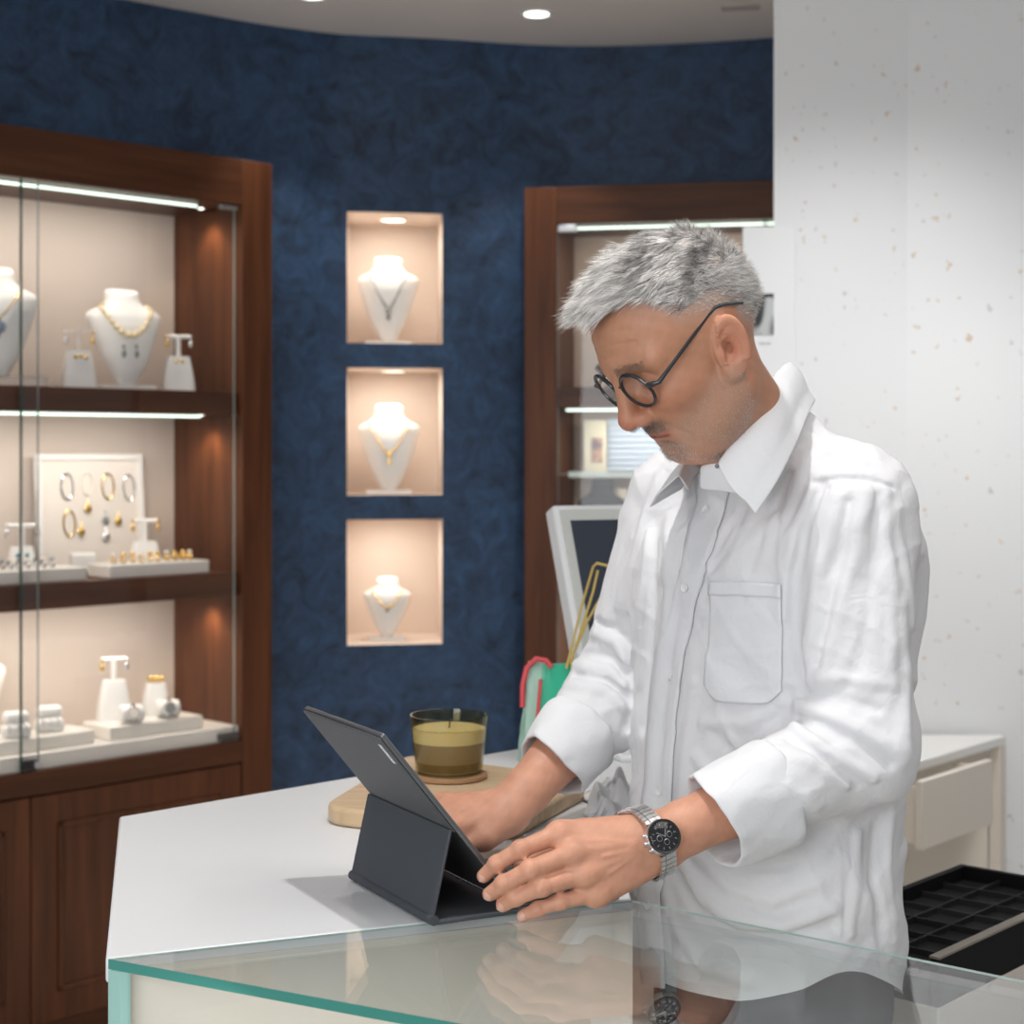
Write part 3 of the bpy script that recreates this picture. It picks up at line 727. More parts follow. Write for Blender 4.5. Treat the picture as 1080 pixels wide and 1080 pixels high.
slab((.003, .006, .006), (.0034, TW - .006, .244)).build('screen', mat('screen_glass', (.01, .01, .012), .08), te)
slab((-.0055, .001, .112), (-.0031, TW - .001, .2485)).build('back_cover', FOLIO_B, te, bevel=.001)
cm = slab((-.0064, .008, .212), (-.0054, .016, .240)).build('camera_cutout', mat('camera_plate', (.55, .56, .57), .25, .6), te, bevel=.0035)
q = MB(); p0 = Vector((.004, 0, .010)); p1 = b0 + dv * .116 - sn * .0052
a = (p1 - p0).normalized(); nn = Vector((-a.z, 0, a.x))
q.add([p0, p1, p1 + nn * .003, p0 + nn * .003] + [v + Vector((0, TW, 0)) for v in (p0, p1, p1 + nn * .003, p0 + nn * .003)], [(0, 1, 2, 3), (7, 6, 5, 4), (0, 4, 5, 1), (1, 5, 6, 2), (2, 6, 7, 3), (3, 7, 4, 0)])
q.build('support_flap', FOLIO, te, bevel=.001)

# ------------------------------------------------------------------ wooden board, coaster, candle, card, cloth
def rounded(poly, r, n=6):
    out = []; m = len(poly)
    for i in range(m):
        p0, p1, p2 = [np.array(poly[(i + k) % m], float) for k in (-1, 0, 1)]
        a = p1 + (p0 - p1) / np.linalg.norm(p0 - p1) * r; b = p1 + (p2 - p1) / np.linalg.norm(p2 - p1) * r
        for k in range(n + 1):
            t = k / n; out.append(tuple((1 - t) ** 2 * a + 2 * t * (1 - t) * p1 + t * t * b))
    return out
OAK = mat('light_oak', (.50, .345, .20), .5, noise=(9, (.62, .46, .30), (1, 7, 1), 5, .3, .7))
BP = rounded([(-.257, 2.275), (-.005, 2.165), (.118, 2.470), (-.165, 2.67)], .05)
o = MB().prism(BP, TOP + .0005, TOP + .026).build('serving_board', OAK, None, bevel=.006, seg=3); tag(o, 'light oak serving board with rounded corners under the candle', 'board')
CX, CY = -.091, 2.47; CZ = TOP + .0265
o = MB().lathe([(.050, 0), (.0555, .0015), (.0555, .006), (.050, .0075)], 40, (CX, CY, CZ)).build('coaster', mat('cork_coaster', (.36, .20, .10), .7)); tag(o, 'round brown coaster between the candle and the oak board', 'coaster')
CZ += .0078
cn = empty('candle', 'wide candle in an olive smoked glass on the oak board', 'candle', loc=(CX, CY, CZ))
OLIVE = glass_mat('olive_glass', (.78, .73, .55), 1.5)
MB().lathe([(.0475, .0), (.0485, .004), (.0525, .045), (.0565, .0835), (.0545, .0835), (.0505, .045), (.0465, .006)], 48, cap=False).build('candle_glass', OLIVE, cn)
WAXM = mat('lit_wax', (.86, .78, .56), .5, sss=.2)
MB().lathe([(.0515, .0455), (.0528, .064), (.046, .066), (.01, .0645)], 48).build('wax', WAXM, cn)  # upper band: yellow glow through the wax put into its colour
MB().lathe([(.044, .003), (.0462, .006), (.0512, .045), (.01, .0452)], 48).build('lower_wax', mat('unlit_wax', (.34, .27, .20), .5), cn)  # same wax below the glow, darkened in its colour
MB().tube([(0, 0, .064), (.001, 0, .072), (.003, 0, .077)], .0012, 6).build('wick', mat('wick', (.08, .06, .05), .8), cn)
MB().lathe([(.0, .0), (.0478, .0006), (.0478, .0022), (0, .0026)], 40).build('glass_base', mat('olive_base', (.20, .17, .07), .15), cn)
o = MB().box((0, 0, .0006), (.062, .028, .0012)).build('paper_card', mat('white_paper', (.86, .86, .84), .6)); o.matrix_world = Matrix.Translation((-.075, 2.31, TOP + .0262)) @ Matrix.Rotation(.2, 4, 'Z'); tag(o, 'small white paper card on the oak board behind the tablet', 'card')
rng = random.Random(4)
N = 40; cl = MB()
for i in range(N + 1):
    for j in range(N + 1):
        a, b = i / N * 2 - 1, j / N * 2 - 1
        r = max(abs(a), abs(b)); h = .036 * (1 - r ** 2.2)
        h *= 1 + .35 * math.sin(7 * a + 3 * b) + .25 * math.sin(9 * b - 5 * a + 1)
        cl.v.append((.140 + a * .036 + .006 * math.sin(5 * b), 2.36 + b * .095 + .008 * math.sin(6 * a), TOP + .0025 + max(h, 0)))
for i in range(N):
    for j in range(N):
        a = i * (N + 1) + j; cl.f.append((a, a + 1, a + N + 2, a + N + 1))
# keep the cloth beside the board
o = cl.build('crumpled_cloth', mat('white_cloth', (.84, .85, .87), .8, noise=(14, (.42, .44, .48), (1, 3, 1), 3, .58, .66)), None, angle=180, solid=.0015); tag(o, 'crumpled white and grey cloth on the counter next to the oak board', 'cloth')

# ------------------------------------------------------------------ green gift pouch with gold cords
GRN = mat('green_satin', (.03, .47, .28), .4, sheen=.4, bump=(30, .25, .004, (4, 1, .6))); MINT = mat('mint_satin', (.40, .62, .52), .5); REDM = mat('red_piping', (.62, .07, .08), .5); CORD = mat('gold_cord', (.62, .45, .13), .6)
gx, gy = .0485, 2.745
gb = empty('gift_pouch', 'green gift pouch with red edging and gold cords on the counter behind the arm', 'pouch', loc=(gx, gy, TOP), rz=.25)
def pouch(x0, x1, ya, yb, h, lean):
    r = []
    for i in range(13):
        u = i / 12; s = 1 - .25 * u ** 2; dep = (1 - u ** 1.6) * .9 + .1; off = lean * u
        ring = []
        for k in range(24):
            a = 2 * math.pi * k / 24
            ring.append(((x0 + x1) / 2 + off + (x1 - x0) / 2 * s * math.copysign(abs(math.cos(a)) ** .5, math.cos(a)) + .004 * math.sin(6 * u + k), (ya + yb) / 2 + (yb - ya) / 2 * dep * math.copysign(abs(math.sin(a)) ** .6, math.sin(a)), .001 + h * u))
        r.append(ring)
    return MB().loft(r)
pouch(-.012, .052, -.022, .022, .155, .008).build('pouch_front', GRN, gb)
pouch(-.034, -.006, -.018, .026, .160, .012).build('pouch_side', MINT, gb)
MB().tube([(-.036, -.012, .09), (-.035, -.010, .125), (-.028, -.008, .152), (-.012, -.006, .166), (.004, -.008, .163), (.012, -.014, .152)], .0045, 8).build('red_piping', REDM, gb)
MB().tube([(-.016, -.024, .05), (-.013, -.024, .09), (-.008, -.020, .135)], .003, 8).build('red_piping', REDM, gb)
z_ = lambda py: EYE - (py - 475) / 1800 * gy - TOP
x_ = lambda px: (px - 540) / 1800 * gy - gx
def cord(pts): MB().tube([(x_(a), y, z_(b)) for a, b, y in pts], .0022, 8).build('cord', CORD, gb)
cord([(596, 705, -.012), (600, 690, -.012), (609, 640, -.03), (616, 596, -.06), (619, 592, -.065), (627, 594, -.075), (634, 598, -.075), (628, 622, -.06), (614, 655, -.035), (604, 690, -.01), (602, 706, -.012)])
cord([(601, 700, -.010), (610, 660, -.03), (618, 622, -.05), (622, 600, -.055)])

# ------------------------------------------------------------------ white till monitor on the counter
MM = Matrix.Translation((.232, 2.80, 0)) @ Matrix.Rotation(math.atan2(.4, .9), 4, 'Z')
PLAS = mat('white_plastic', (.80, .81, .82), .35)
me_ = empty('till_monitor', 'white till monitor with a dark screen on the counter behind the man\'s shoulder', 'monitor', MM @ Matrix.Translation((0, 0, TOP)))
Rt = Matrix.Rotation(math.radians(-22), 4, 'X')
def tilt(mb, z=.07, y=.0):
    mb.v = [tuple(Rt @ Vector(p) + Vector((0, y, z))) for p in mb.v]; return mb
MW = .28
ox = -.118
tilt(MB().bb((ox, 0, 0), (ox + MW, .036, .365))).build('casing', PLAS, me_, bevel=.006, seg=3)
tilt(MB().bb((ox + .010, -.003, .010), (ox + MW - .010, .001, .355))).build('bezel', mat('grey_bezel', (.60, .61, .58), .4), me_, bevel=.001)
tilt(MB().bb((ox + .026, -.0045, .03), (ox + MW - .026, -.002, .335))).build('screen', mat('till_screen', (.035, .045, .065), .12), me_)
MB().bb((ox + .06, .02, .008), (ox + MW - .06, .10, .085)).build('stand', PLAS, me_, bevel=.008)
MB().bb((ox + .04, -.04, 0), (ox + MW - .04, .10, .010)).build('foot', PLAS, me_, bevel=.003)

# ------------------------------------------------------------------ desk by the terrazzo wall
DF = Frame(1.246, 4.306, math.atan2(.762, .647))
CREAM = mat('cream_laminate', (.72, .66, .58), .5); CREAM_T = mat('white_desk_top', (.82, .81, .78), .35)
de = empty('desk', 'cream desk with an open drawer against the speckled white wall', 'desk', DF.M)
Wl = lambda p: tuple((DF.M.inverted() @ Vector((p[0], p[1], 0)))[:2])
TOPP = [Wl(p) for p in ((.72, 3.687), (1.246, 4.306), (1.23, 4.322), (.70, 4.318))]
MB().prism(TOPP, .708, .73).build('desk_top', CREAM_T, de, bevel=.001)
MB().bb((-.034, .0, FL), (0, .028, .708)).build('end_panel', CREAM, de, bevel=.001)
bp = [Wl(p) for p in ((.70, 4.300), (1.20, 4.304), (1.20, 4.318), (.70, 4.314))]
MB().prism(bp, FL, .708).build('back_panel', CREAM, de)
fx0 = DF.x(960, 0)
MB().bb((fx0 - .022, .004, .50), (fx0, .20, .708)).build('divider', CREAM, de, bevel=.001)
MB().bb((-.80, .004, .50), (fx0 - .023, .02, .707)).build('front_panel', CREAM, de, bevel=.001)
yD = -.075
dx0, dx1 = DF.x(973, yD), DF.x(1047, yD); z1_, z0_ = DF.z(825, dx0, yD), DF.z(897, dx0, yD)
dr = MB().bb((dx0, yD, z0_), (dx1, yD + .018, z1_)).build('drawer', CREAM, de, bevel=.001)
q = MB(); q.bb((dx0 + .008, yD + .018, z0_ + .01), (dx0 + .018, .09, z1_ - .015)); q.bb((dx1 - .018, yD + .018, z0_ + .01), (dx1 - .008, .02, z1_ - .015)); q.bb((dx0 + .018, yD + .018, z0_ + .01), (dx1 - .018, .02, z0_ + .016))
q.build('drawer_box', CREAM, dr)
o = MB().tube([(-.05, 0, .004), (0, .004, .004), (.03, .014, .004), (.055, .03, .004)], [.0035, .004, .004, .0015], 8).build('pen', BLACK); o.matrix_world = Matrix.Translation((.968, 4.10, .73)) @ Matrix.Rotation(.75, 4, 'Z'); tag(o, 'black pen lying on the cream desk beside the man\'s back', 'pen')
o = MB().bb((-.05, -.035, 0), (.04, .035, .006)).build('notepad', mat('paper_pad', (.86, .86, .85), .6), None, bevel=.001); o.matrix_world = Matrix.Translation((.925, 4.16, .73)) @ Matrix.Rotation(.5, 4, 'Z'); tag(o, 'white notepad on the desk, half behind the man\'s back', 'notepad')
o = MB().lathe([(.012, 0), (.014, .01), (.012, .03), (.004, .036)], 16).build('stamp', BLACK); o.matrix_world = Matrix.Translation((.955, 4.21, .73)); tag(o, 'small black stamp standing on the desk by the speckled wall', 'stamp')

# ------------------------------------------------------------------ black lined jewellery drawer behind the man
TF = Frame(.50, 2.135, math.atan2(.746, .666))
DARK = mat('black_velvet_lining', (.003, .003, .0035), .9); DIV = mat('charcoal_divider', (.012, .012, .013), .7)
tr = empty('drawer_cabinet', 'low beige drawer cabinet with an open black lined tray on top behind the man', 'cabinet', TF.M)
X0, X1, Y1 = .07, .66, .27
MB().bb((X0, 0, FL), (X1, Y1, .735)).build('cabinet_body', BEIGE, tr, bevel=.002)
q = MB(); q.bb((X0, 0, .735), (X1, .012, .797)); q.bb((X0, Y1 - .012, .735), (X1, Y1, .770)); q.bb((X0, .012, .735), (X0 + .012, Y1 - .012, .770)); q.bb((X1 - .012, .012, .735), (X1, Y1 - .012, .770))
q.build('tray_wall', mat('black_tray_wall', (.005, .005, .0055), .7, spec=.2), tr, bevel=.001)
MB().bb((X0 + .012, .012, .735), (X1 - .012, Y1 - .012, .748)).build('tray_lining', DARK, tr)
MB().bb((X0, -.001, .797), (X1, .013, .800)).build('rim', mat('bronze_rim', (.22, .19, .15), .45), tr)
q = MB()
for k in range(1, 8): xx = X0 + .012 + k * (X1 - X0 - .024) / 8; q.bb((xx - .0015, .012, .748), (xx + .0015, Y1 - .012, .757))
for k in range(1, 4): yy = .012 + k * (Y1 - .024) / 4; q.bb((X0 + .012, yy - .0015, .748), (X1 - .012, yy + .0015, .757))
q.build('divider_grid', DIV, tr)

# ------------------------------------------------------------------ white calendar on the pillar
ca = empty('wall_calendar', 'white wall calendar with a dark photo hanging at the edge of the speckled pillar', 'calendar', loc=(.655, 4.318, 1.62))
cx0, cx1 = (797 - 540) / 1800 * 4.30 - .655, (840 - 540) / 1800 * 4.30 - .655
zz = lambda py: EYE - (py - 475) / 1800 * 4.30 - 1.62
MB().bb((cx0 - .03, 0, zz(420)), (cx1, .008, zz(238))).build('calendar_sheet', PLAS, ca, bevel=.001)
MB().bb((cx0 - .03, -.002, zz(353)), ((817 - 540) / 1800 * 4.30 - .655, 0, zz(310))).build('calendar_photo', mat('grey_photo', (.50, .52, .52), .4, noise=(22, (.02, .02, .022), (1, 1, .35), 2, .42, .60)), ca)
MB().bb((cx0 - .03, -.003, zz(313)), ((817 - 540) / 1800 * 4.30 - .655, 0, zz(309))).build('calendar_binding', BLACK, ca)
q = MB()
for k in range(5): q.bb((cx0 + .012 + k * .006, -.001, zz(363)), (cx0 + .016 + k * .006, 0, zz(361)))
q.build('calendar_print', mat('grey_ink', (.35, .37, .40), .6), ca)

# ------------------------------------------------------------------ implicit-surface modelling for the figure
f32 = np.float32
def V(*a): return np.array(a, dtype=np.float64)
def nz(a): a = np.asarray(a, float); return a / np.linalg.norm(a)
def rcone(Pn, a, b, ra, rb):
    a = np.asarray(a, f32); ba = np.asarray(b, f32) - a
    t = np.clip(((Pn - a) @ ba) / max(float(ba @ ba), 1e-9), 0, 1)
    return np.linalg.norm(Pn - a - t[:, None] * ba, axis=1) - (ra + (rb - ra) * t)
def ellip(Pn, c, r, R=None):
    q = Pn - np.asarray(c, f32)
    if R is not None: q = q @ np.asarray(R, f32)
    r = np.asarray(r, f32); k0 = np.linalg.norm(q / r, axis=1); k1 = np.linalg.norm(q / (r * r), axis=1) + 1e-6
    return k0 * (k0 - 1) / k1
def smin(a, b, k):
    h = np.maximum(k - np.abs(a - b), 0) / k
    return np.minimum(a, b) - h * h * k * .25
def smax(a, b, k): return -smin(-a, -b, k)
def poly_d(Pn, pts):
    d = None
    for a, b in zip(pts[:-1], pts[1:]):
        q = rcone(Pn, a, b, 0, 0); d = q if d is None else np.minimum(d, q)
    return d
def strokes(Pn, lst):
    """raised (+) or cut (-) soft lines: (points, width, amount)"""
    s = np.zeros(len(Pn), f32)
    for pts, w, amp in lst:
        p = np.asarray(pts); lo = p.min(0) - 3 * w; hi = p.max(0) + 3 * w
        m = np.all((Pn > lo) & (Pn < hi), axis=1)
        if not m.any(): continue
        d = poly_d(Pn[m], pts); t = np.exp(-(d / w) ** 2)
        s[m] += amp * t
    return s

def mesh_sdf(fn, lo, hi, axes, B=14, margin=1.0):
    """surface nets over the blocks near the surface; axes = three sorted sample arrays"""
    X, Y, Z = [np.asarray(a, f32) for a in axes]; N = [len(X), len(Y), len(Z)]
    nb = [int(math.ceil((n - 1) / B)) for n in N]
    pad = lambda a, n: np.concatenate([a, a[-1] + (a[-1] - a[-2]) * np.arange(1, n + 1, dtype=f32)])
    X, Y, Z = [pad(a, b * B + 2 - len(a)) for a, b in zip((X, Y, Z), nb)]
    bi = np.stack(np.meshgrid(*[np.arange(n) for n in nb], indexing='ij'), -1).reshape(-1, 3)
    c = np.stack([(A_[bi[:, i] * B] + A_[bi[:, i] * B + B]) / 2 for i, A_ in enumerate((X, Y, Z))], 1)
    hd = np.sqrt(sum(((A_[bi[:, i] * B + B] - A_[bi[:, i] * B]) / 2) ** 2 for i, A_ in enumerate((X, Y, Z))))
    d = np.concatenate([fn(c[i:i + 4000]) for i in range(0, len(c), 4000)])
    keep = np.abs(d) < hd * 1.15 + .006 * margin; bi = bi[keep]
    NY, NZ = len(Y) + 1, len(Z) + 1
    vid = []; vpos = []; quads = []
    L = np.arange(B + 1)
    off = np.array([(i, j, k) for i in (0, 1) for j in (0, 1) for k in (0, 1)])
    for s in range(0, len(bi), 48):
        q = bi[s:s + 48]; n = len(q)
        ix, iy, iz = [q[:, i, None] * B + L for i in range(3)]
        gx = np.broadcast_to(X[ix][:, :, None, None], (n, B + 1, B + 1, B + 1)); gy = np.broadcast_to(Y[iy][:, None, :, None], gx.shape); gz = np.broadcast_to(Z[iz][:, None, None, :], gx.shape)
        D = fn(np.stack([gx, gy, gz], -1).reshape(-1, 3)).reshape(gx.shape)
        S = D < 0
        cnt = sum(S[:, i:B + i, j:B + j, k:B + k].astype(np.int8) for i, j, k in off)
        act = np.argwhere((cnt > 0) & (cnt < 8))
        if len(act):
            b_, ci, cj, ck = act.T
            acc = np.zeros((len(act), 3), np.float64); w = np.zeros(len(act))
            cor = {tuple(o): D[b_, ci + o[0], cj + o[1], ck + o[2]] for o in off}
            pos = {tuple(o): np.stack([X[ix[b_, ci + o[0]]], Y[iy[b_, cj + o[1]]], Z[iz[b_, ck + o[2]]]], 1) for o in off}
            for o in off:
                for ax in range(3):
                    if o[ax] == 0:
                        p = tuple(o); r = list(o); r[ax] = 1; r = tuple(r)
                        m = (cor[p] < 0) != (cor[r] < 0); t = np.where(m, cor[p] / (cor[p] - cor[r] + 1e-12), 0)[:, None]
                        acc += np.where(m[:, None], pos[p] + t * (pos[r] - pos[p]), 0); w += m
            gid = ((q[b_, 0] * B + ci).astype(np.int64) * NY + (q[b_, 1] * B + cj)) * NZ + (q[b_, 2] * B + ck)
            vid.append(gid); vpos.append(acc / w[:, None])
        for ax in range(3):
            sl0 = [slice(None)] + [slice(0, B)] * 3; sl1 = list(sl0); sl1[ax + 1] = slice(1, B + 1)
            e0, e1 = S[tuple(sl0)], S[tuple(sl1)]; cr = np.argwhere(e0 != e1)
            if not len(cr): continue
            b_ = cr[:, 0]; g = q[b_] * B + cr[:, 1:]
            u, v = (ax + 1) % 3, (ax + 2) % 3
            cells = []
            for du, dv_ in ((0, 0), (1, 0), (1, 1), (0, 1)):
                h = g.copy(); h[:, u] -= du; h[:, v] -= dv_
                cells.append((h[:, 0].astype(np.int64) * NY + h[:, 1]) * NZ + h[:, 2])
            cells = np.stack(cells, 1); fl = e0[tuple(cr.T)]
            cells[~fl] = cells[~fl][:, ::-1]
            ok = (g[:, u] > 0) & (g[:, v] > 0); quads.append(cells[ok])
    vid = np.concatenate(vid); vpos = np.concatenate(vpos); quads = np.concatenate(quads)
    o = np.argsort(vid); vid = vid[o]; vpos = vpos[o]
    idx = np.searchsorted(vid, quads); idx = np.minimum(idx, len(vid) - 1)
    good = np.all(vid[idx] == quads, axis=1)
    return vpos, idx[good]

def grow(pos, faces, keep):
    """keep a subset of faces and drop loose verts"""
    faces = faces[keep]; used = np.unique(faces); mp = np.full(len(pos), -1); mp[used] = np.arange(len(used))
    return pos[used], mp[faces]

def np_mesh(name, pos, faces, m, parent=None, smooth=True, col=None, solid=0.):
    me = bpy.data.meshes.new(name); nf = len(faces); k = faces.shape[1]
    me.vertices.add(len(pos)); me.vertices.foreach_set('co', np.asarray(pos, f32).ravel())
    me.loops.add(nf * k); me.loops.foreach_set('vertex_index', np.asarray(faces, np.int32).ravel())
    me.polygons.add(nf); me.polygons.foreach_set('loop_start', np.arange(0, nf * k, k, dtype=np.int32))
    me.update(calc_edges=True); me.validate()
    if col is not None:
        a = me.color_attributes.new('tint', 'FLOAT_COLOR', 'POINT'); q = np.ones((len(pos), 4), f32); q[:, :3] = col; a.data.foreach_set('color', q.ravel())
    return link_mesh(name, me, m, parent, smooth=smooth, angle=180, solid=solid)

# ------------------------------------------------------------------ the man: head in head coordinates (x ahead, y to his left, z up)
HR = V(-.7736, .4088, -.4842, -.3337, -.9124, -.2371, -.5387, -.0219, .8422).reshape(3, 3)
HO = V(.20949, 1.94312, 1.56782); HS = 1.0132
def to_head(Pn): return ((Pn - HO.astype(f32)) @ HR.astype(f32)) / f32(HS)
def from_head(q): return HO + (HR @ np.asarray(q, float)) * HS
def roty(a): c, s = math.cos(a), math.sin(a); return np.array([[c, 0, s], [0, 1, 0], [-s, 0, c]])
def rotz(a): c, s = math.cos(a), math.sin(a); return np.array([[c, -s, 0], [s, c, 0], [0, 0, 1]])
EAR_R = rotz(math.radians(-24)) @ roty(math.radians(-14))
def head_sdf(Pn):
    q = to_head(Pn); m = q.copy(); m[:, 1] = np.abs(m[:, 1])     # mirrored copy
    d = ellip(q, (.000, 0, .045), (.088, .077, .088))
    d = smin(d, ellip(q, (.026, 0, .052), (.076, .068, .062)), .03)
    d = smin(d, ellip(q, (.040, 0, -.030), (.056, .058, .078)), .035)
    d = smin(d, rcone(m, (.010, .046, -.054), (.061, .014, -.086), .017, .018), .035)
    d = smin(d, ellip(q, (.066, 0, -.086), (.019, .022, .018)), .02)
    d = smin(d, ellip(m, (.066, .040, -.012), (.027, .024, .020)), .025)
    d = smin(d, ellip(q, (.066, 0, -.050), (.027, .031, .030)), .022)
    d = smin(d, rcone(m, (.096, .010, .030), (.079, .050, .030), .0115, .0100), .018)
    d = smax(d, -ellip(m, (.104, .032, .010), (.019, .019, .0125)), .016)
    d = smin(d, ellip(m, (.0795, .032, .009), (.0145, .0145, .0135)), .006)
    # nose
    d = smin(d, rcone(q, (.097, 0, .024), (.1150, 0, -.022), .0085, .0105), .012)
    d = smin(d, ellip(q, (.1138, 0, -.0265), (.0125, .0125, .0105)), .008)
    d = smin(d, ellip(m, (.102, .0135, -.0305), (.0125, .0072, .0085)), .006)
    d = smax(d, -ellip(m, (.1108, .0065, -.0385), (.0065, .0036, .0045)), .004)
    # lips and chin
    d = smin(d, rcone(m, (.0910, .004, -.0525), (.0780, .025, -.0580), .0058, .0028), .006)
    d = smin(d, rcone(m, (.0870, .0, -.0625), (.0760, .022, -.0600), .0066, .0030), .006)
    d = smax(d, -rcone(m, (.0960, 0, -.0577), (.0800, .0265, -.0592), .0016, .0012), .003)
    d = smax(d, -ellip(q, (.0925, 0, -.0740), (.010, .020, .006)), .012)
    # ear
    near = (np.abs(q[:, 0] - .004) < .06) & (m[:, 1] > .045) & (np.abs(q[:, 2]) < .07)
    if near.any():
        e = m[near]; E = EAR_R
        c = np.array((.002, .0760, .000)); l = ((e - c.astype(f32)) @ E.astype(f32))      # local: x along width, y outward, z height
        o = np.sqrt((l[:, 0] / .0185) ** 2 + ((l[:, 2]) / .0325) ** 2)
        disc = np.maximum((o - 1) * .018, np.abs(l[:, 1] - .003) - .0035)
        lob = ellip(l, (.006, .001, -.027), (.0095, .0055, .011))
        rim = np.sqrt(((o - .90) * .0185) ** 2 + (l[:, 1] - .0065) ** 2) - .0040 + np.where(l[:, 2] < -.018, .003, 0) + np.where(l[:, 0] > .012, .002, 0)
        ant = np.sqrt(((np.sqrt(((l[:, 0] + .001) / .0115) ** 2 + ((l[:, 2] + .002) / .020) ** 2) - 1) * .0115) ** 2 + (l[:, 1] - .0058) ** 2) - .0030 + np.where(l[:, 0] > .004, .003, 0)
        t = smin(smin(disc, rim, .003), ant, .003); t = smin(t, lob, .006)
        t = smax(t, -ellip(l, (.003, .008, -.003), (.0085, .0085, .013)), .003)
        t = smin(t, ellip(l, (.0125, .005, -.006), (.0045, .0045, .0075)), .004)
        # root of the ear against the skull
        t = smin(t, rcone(e, (.001, .062, .004), (.003, .064, -.018), .008, .008), .006)
        d2 = d[near]; d[near] = smin(d2, t, .006)
    d = d - strokes(m, [
        ([(.110, .018, -.030), (.092, .030, -.047), (.080, .036, -.062)], .0042, -.0016),
        ([(.100, .016, -.010), (.092, .028, -.013), (.082, .042, -.007)], .0045, -.0012),
        ([(.103, .0, .060), (.098, .025, .061), (.086, .046, .057)], .0024, -.0009), ([(.102, .0, .073), (.097, .024, .075), (.084, .044, .071)], .0024, -.0008), ([(.098, .018, -.003), (.094, .032, -.009), (.084, .044, -.004)], .0026, -.0010), ([(.066, .057, .004), (.056, .062, -.004)], .0014, -.0007), ([(.066, .058, .010), (.055, .0635, .006)], .0014, -.0007), ([(.067, .058, .016), (.056, .0635, .018)], .0014, -.0006), ([(.085, .034, -.066), (.074, .036, -.080)], .0030, -.0008),
        ([(.1075, .0, .048), (.1, .02, .049)], .0026, -.0005), ([(.110, .006, .036), (.111, .008, .024)], .0022, -.0007),
        ([(.094, .018, .012), (.098, .030, .0035), (.088, .046, .006)], .0016, -.0010),
        ([(.096, .016, .018), (.100, .030, .0195), (.088, .048, .015)], .0018, -.0011),
        ([(.080, .052, .004), (.070, .058, .002)], .0016, -.0006), ([(.080, .052, .009), (.068, .060, .012)], .0016, -.0006),
    ])
    return d * f32(HS)

# landmarks of the arms
TH = math.radians(37); FW = V(-math.cos(TH), -math.sin(TH), 0); LW = V(math.sin(TH), -math.cos(TH), 0)
TC = V(.322, 2.135, 0)
def tor(a, b, z): return TC + FW * a + LW * b + V(0, 0, z)
SL, EL, WL = V(.400, 2.010, 1.388), V(.398, 1.955, 1.108), V(.158, 1.842, 1.030)
SR, ER, WR = V(.222, 2.250, 1.385), V(.150, 2.290, 1.140), V(.000, 2.124, 1.006)
NB, NT = V(.302, 2.078, 1.445), V(.234, 1.962, 1.530)
def fing(*q): return [P(*a) for a in q]
# left hand: wrist, then per finger knuckle, middle joint, end joint, tip as (photo x, y, depth)
LH = {
    'index': (fing((590, 879, 1.815), (549, 896, 1.792), (524, 911, 1.796), (510, 924, 1.803)), (.0104, .0092, .0083, .0074)),
    'middle': (fing((604, 900, 1.800), (559, 917, 1.776), (531, 932, 1.782), (516, 943, 1.790)), (.0106, .0094, .0084, .0074)),
    'ring': (fing((616, 922, 1.799), (571, 936, 1.777), (544, 947, 1.783), (530, 955, 1.790)), (.0102, .0090, .0080, .0071)),
    'little': (fing((630, 942, 1.806), (591, 951, 1.790), (567, 959, 1.791), (551, 966, 1.795)), (.0092, .0080, .0072, .0064)),
}
LT = ([WL + V(-.022, .018, .006), V(.078, 1.876, 1.030), V(.040, 1.872, 1.012), V(.010, 1.853, 1.002)], (.016, .0125, .0105, .0088))
def rh(a, l, u):   # right hand frame: along the fingers, across (index to little), up
    D_ = nz(V(-.885, -.43, -.12)); A_ = nz(np.cross(D_, V(.25, -.35, .9))); U_ = np.cross(A_, D_)
    return WR + D_ * a + A_ * l + U_ * u
_s = 1
RH = {
    'index': ([rh(.090, -.022 * _s, .006), rh(.130, -.025 * _s, .004), rh(.152, -.026 * _s, -.006), rh(.168, -.026 * _s, -.012)], (.0104, .0092, .0083, .0074)),
    'middle': ([rh(.092, -.002 * _s, .008), rh(.136, -.003 * _s, .005), rh(.161, -.004 * _s, -.006), rh(.178, -.004 * _s, -.012)], (.0106, .0094, .0084, .0074)),
    'ring': ([rh(.088, .016 * _s, .006), rh(.128, .018 * _s, .003), rh(.151, .018 * _s, -.007), rh(.166, .018 * _s, -.011)], (.0102, .0090, .0080, .0071)),
    'little': ([rh(.080, .033 * _s, .002), rh(.110, .037 * _s, -.001), rh(.128, .038 * _s, -.008), rh(.141, .039 * _s, -.009)], (.0092, .0080, .0072, .0064)),
}
RT = ([rh(.018, -.018 * _s, -.004), rh(.055, -.036 * _s, -.006), rh(.082, -.038 * _s, -.008), rh(.104, -.037 * _s, -.010)], (.016, .0125, .0105, .0088))
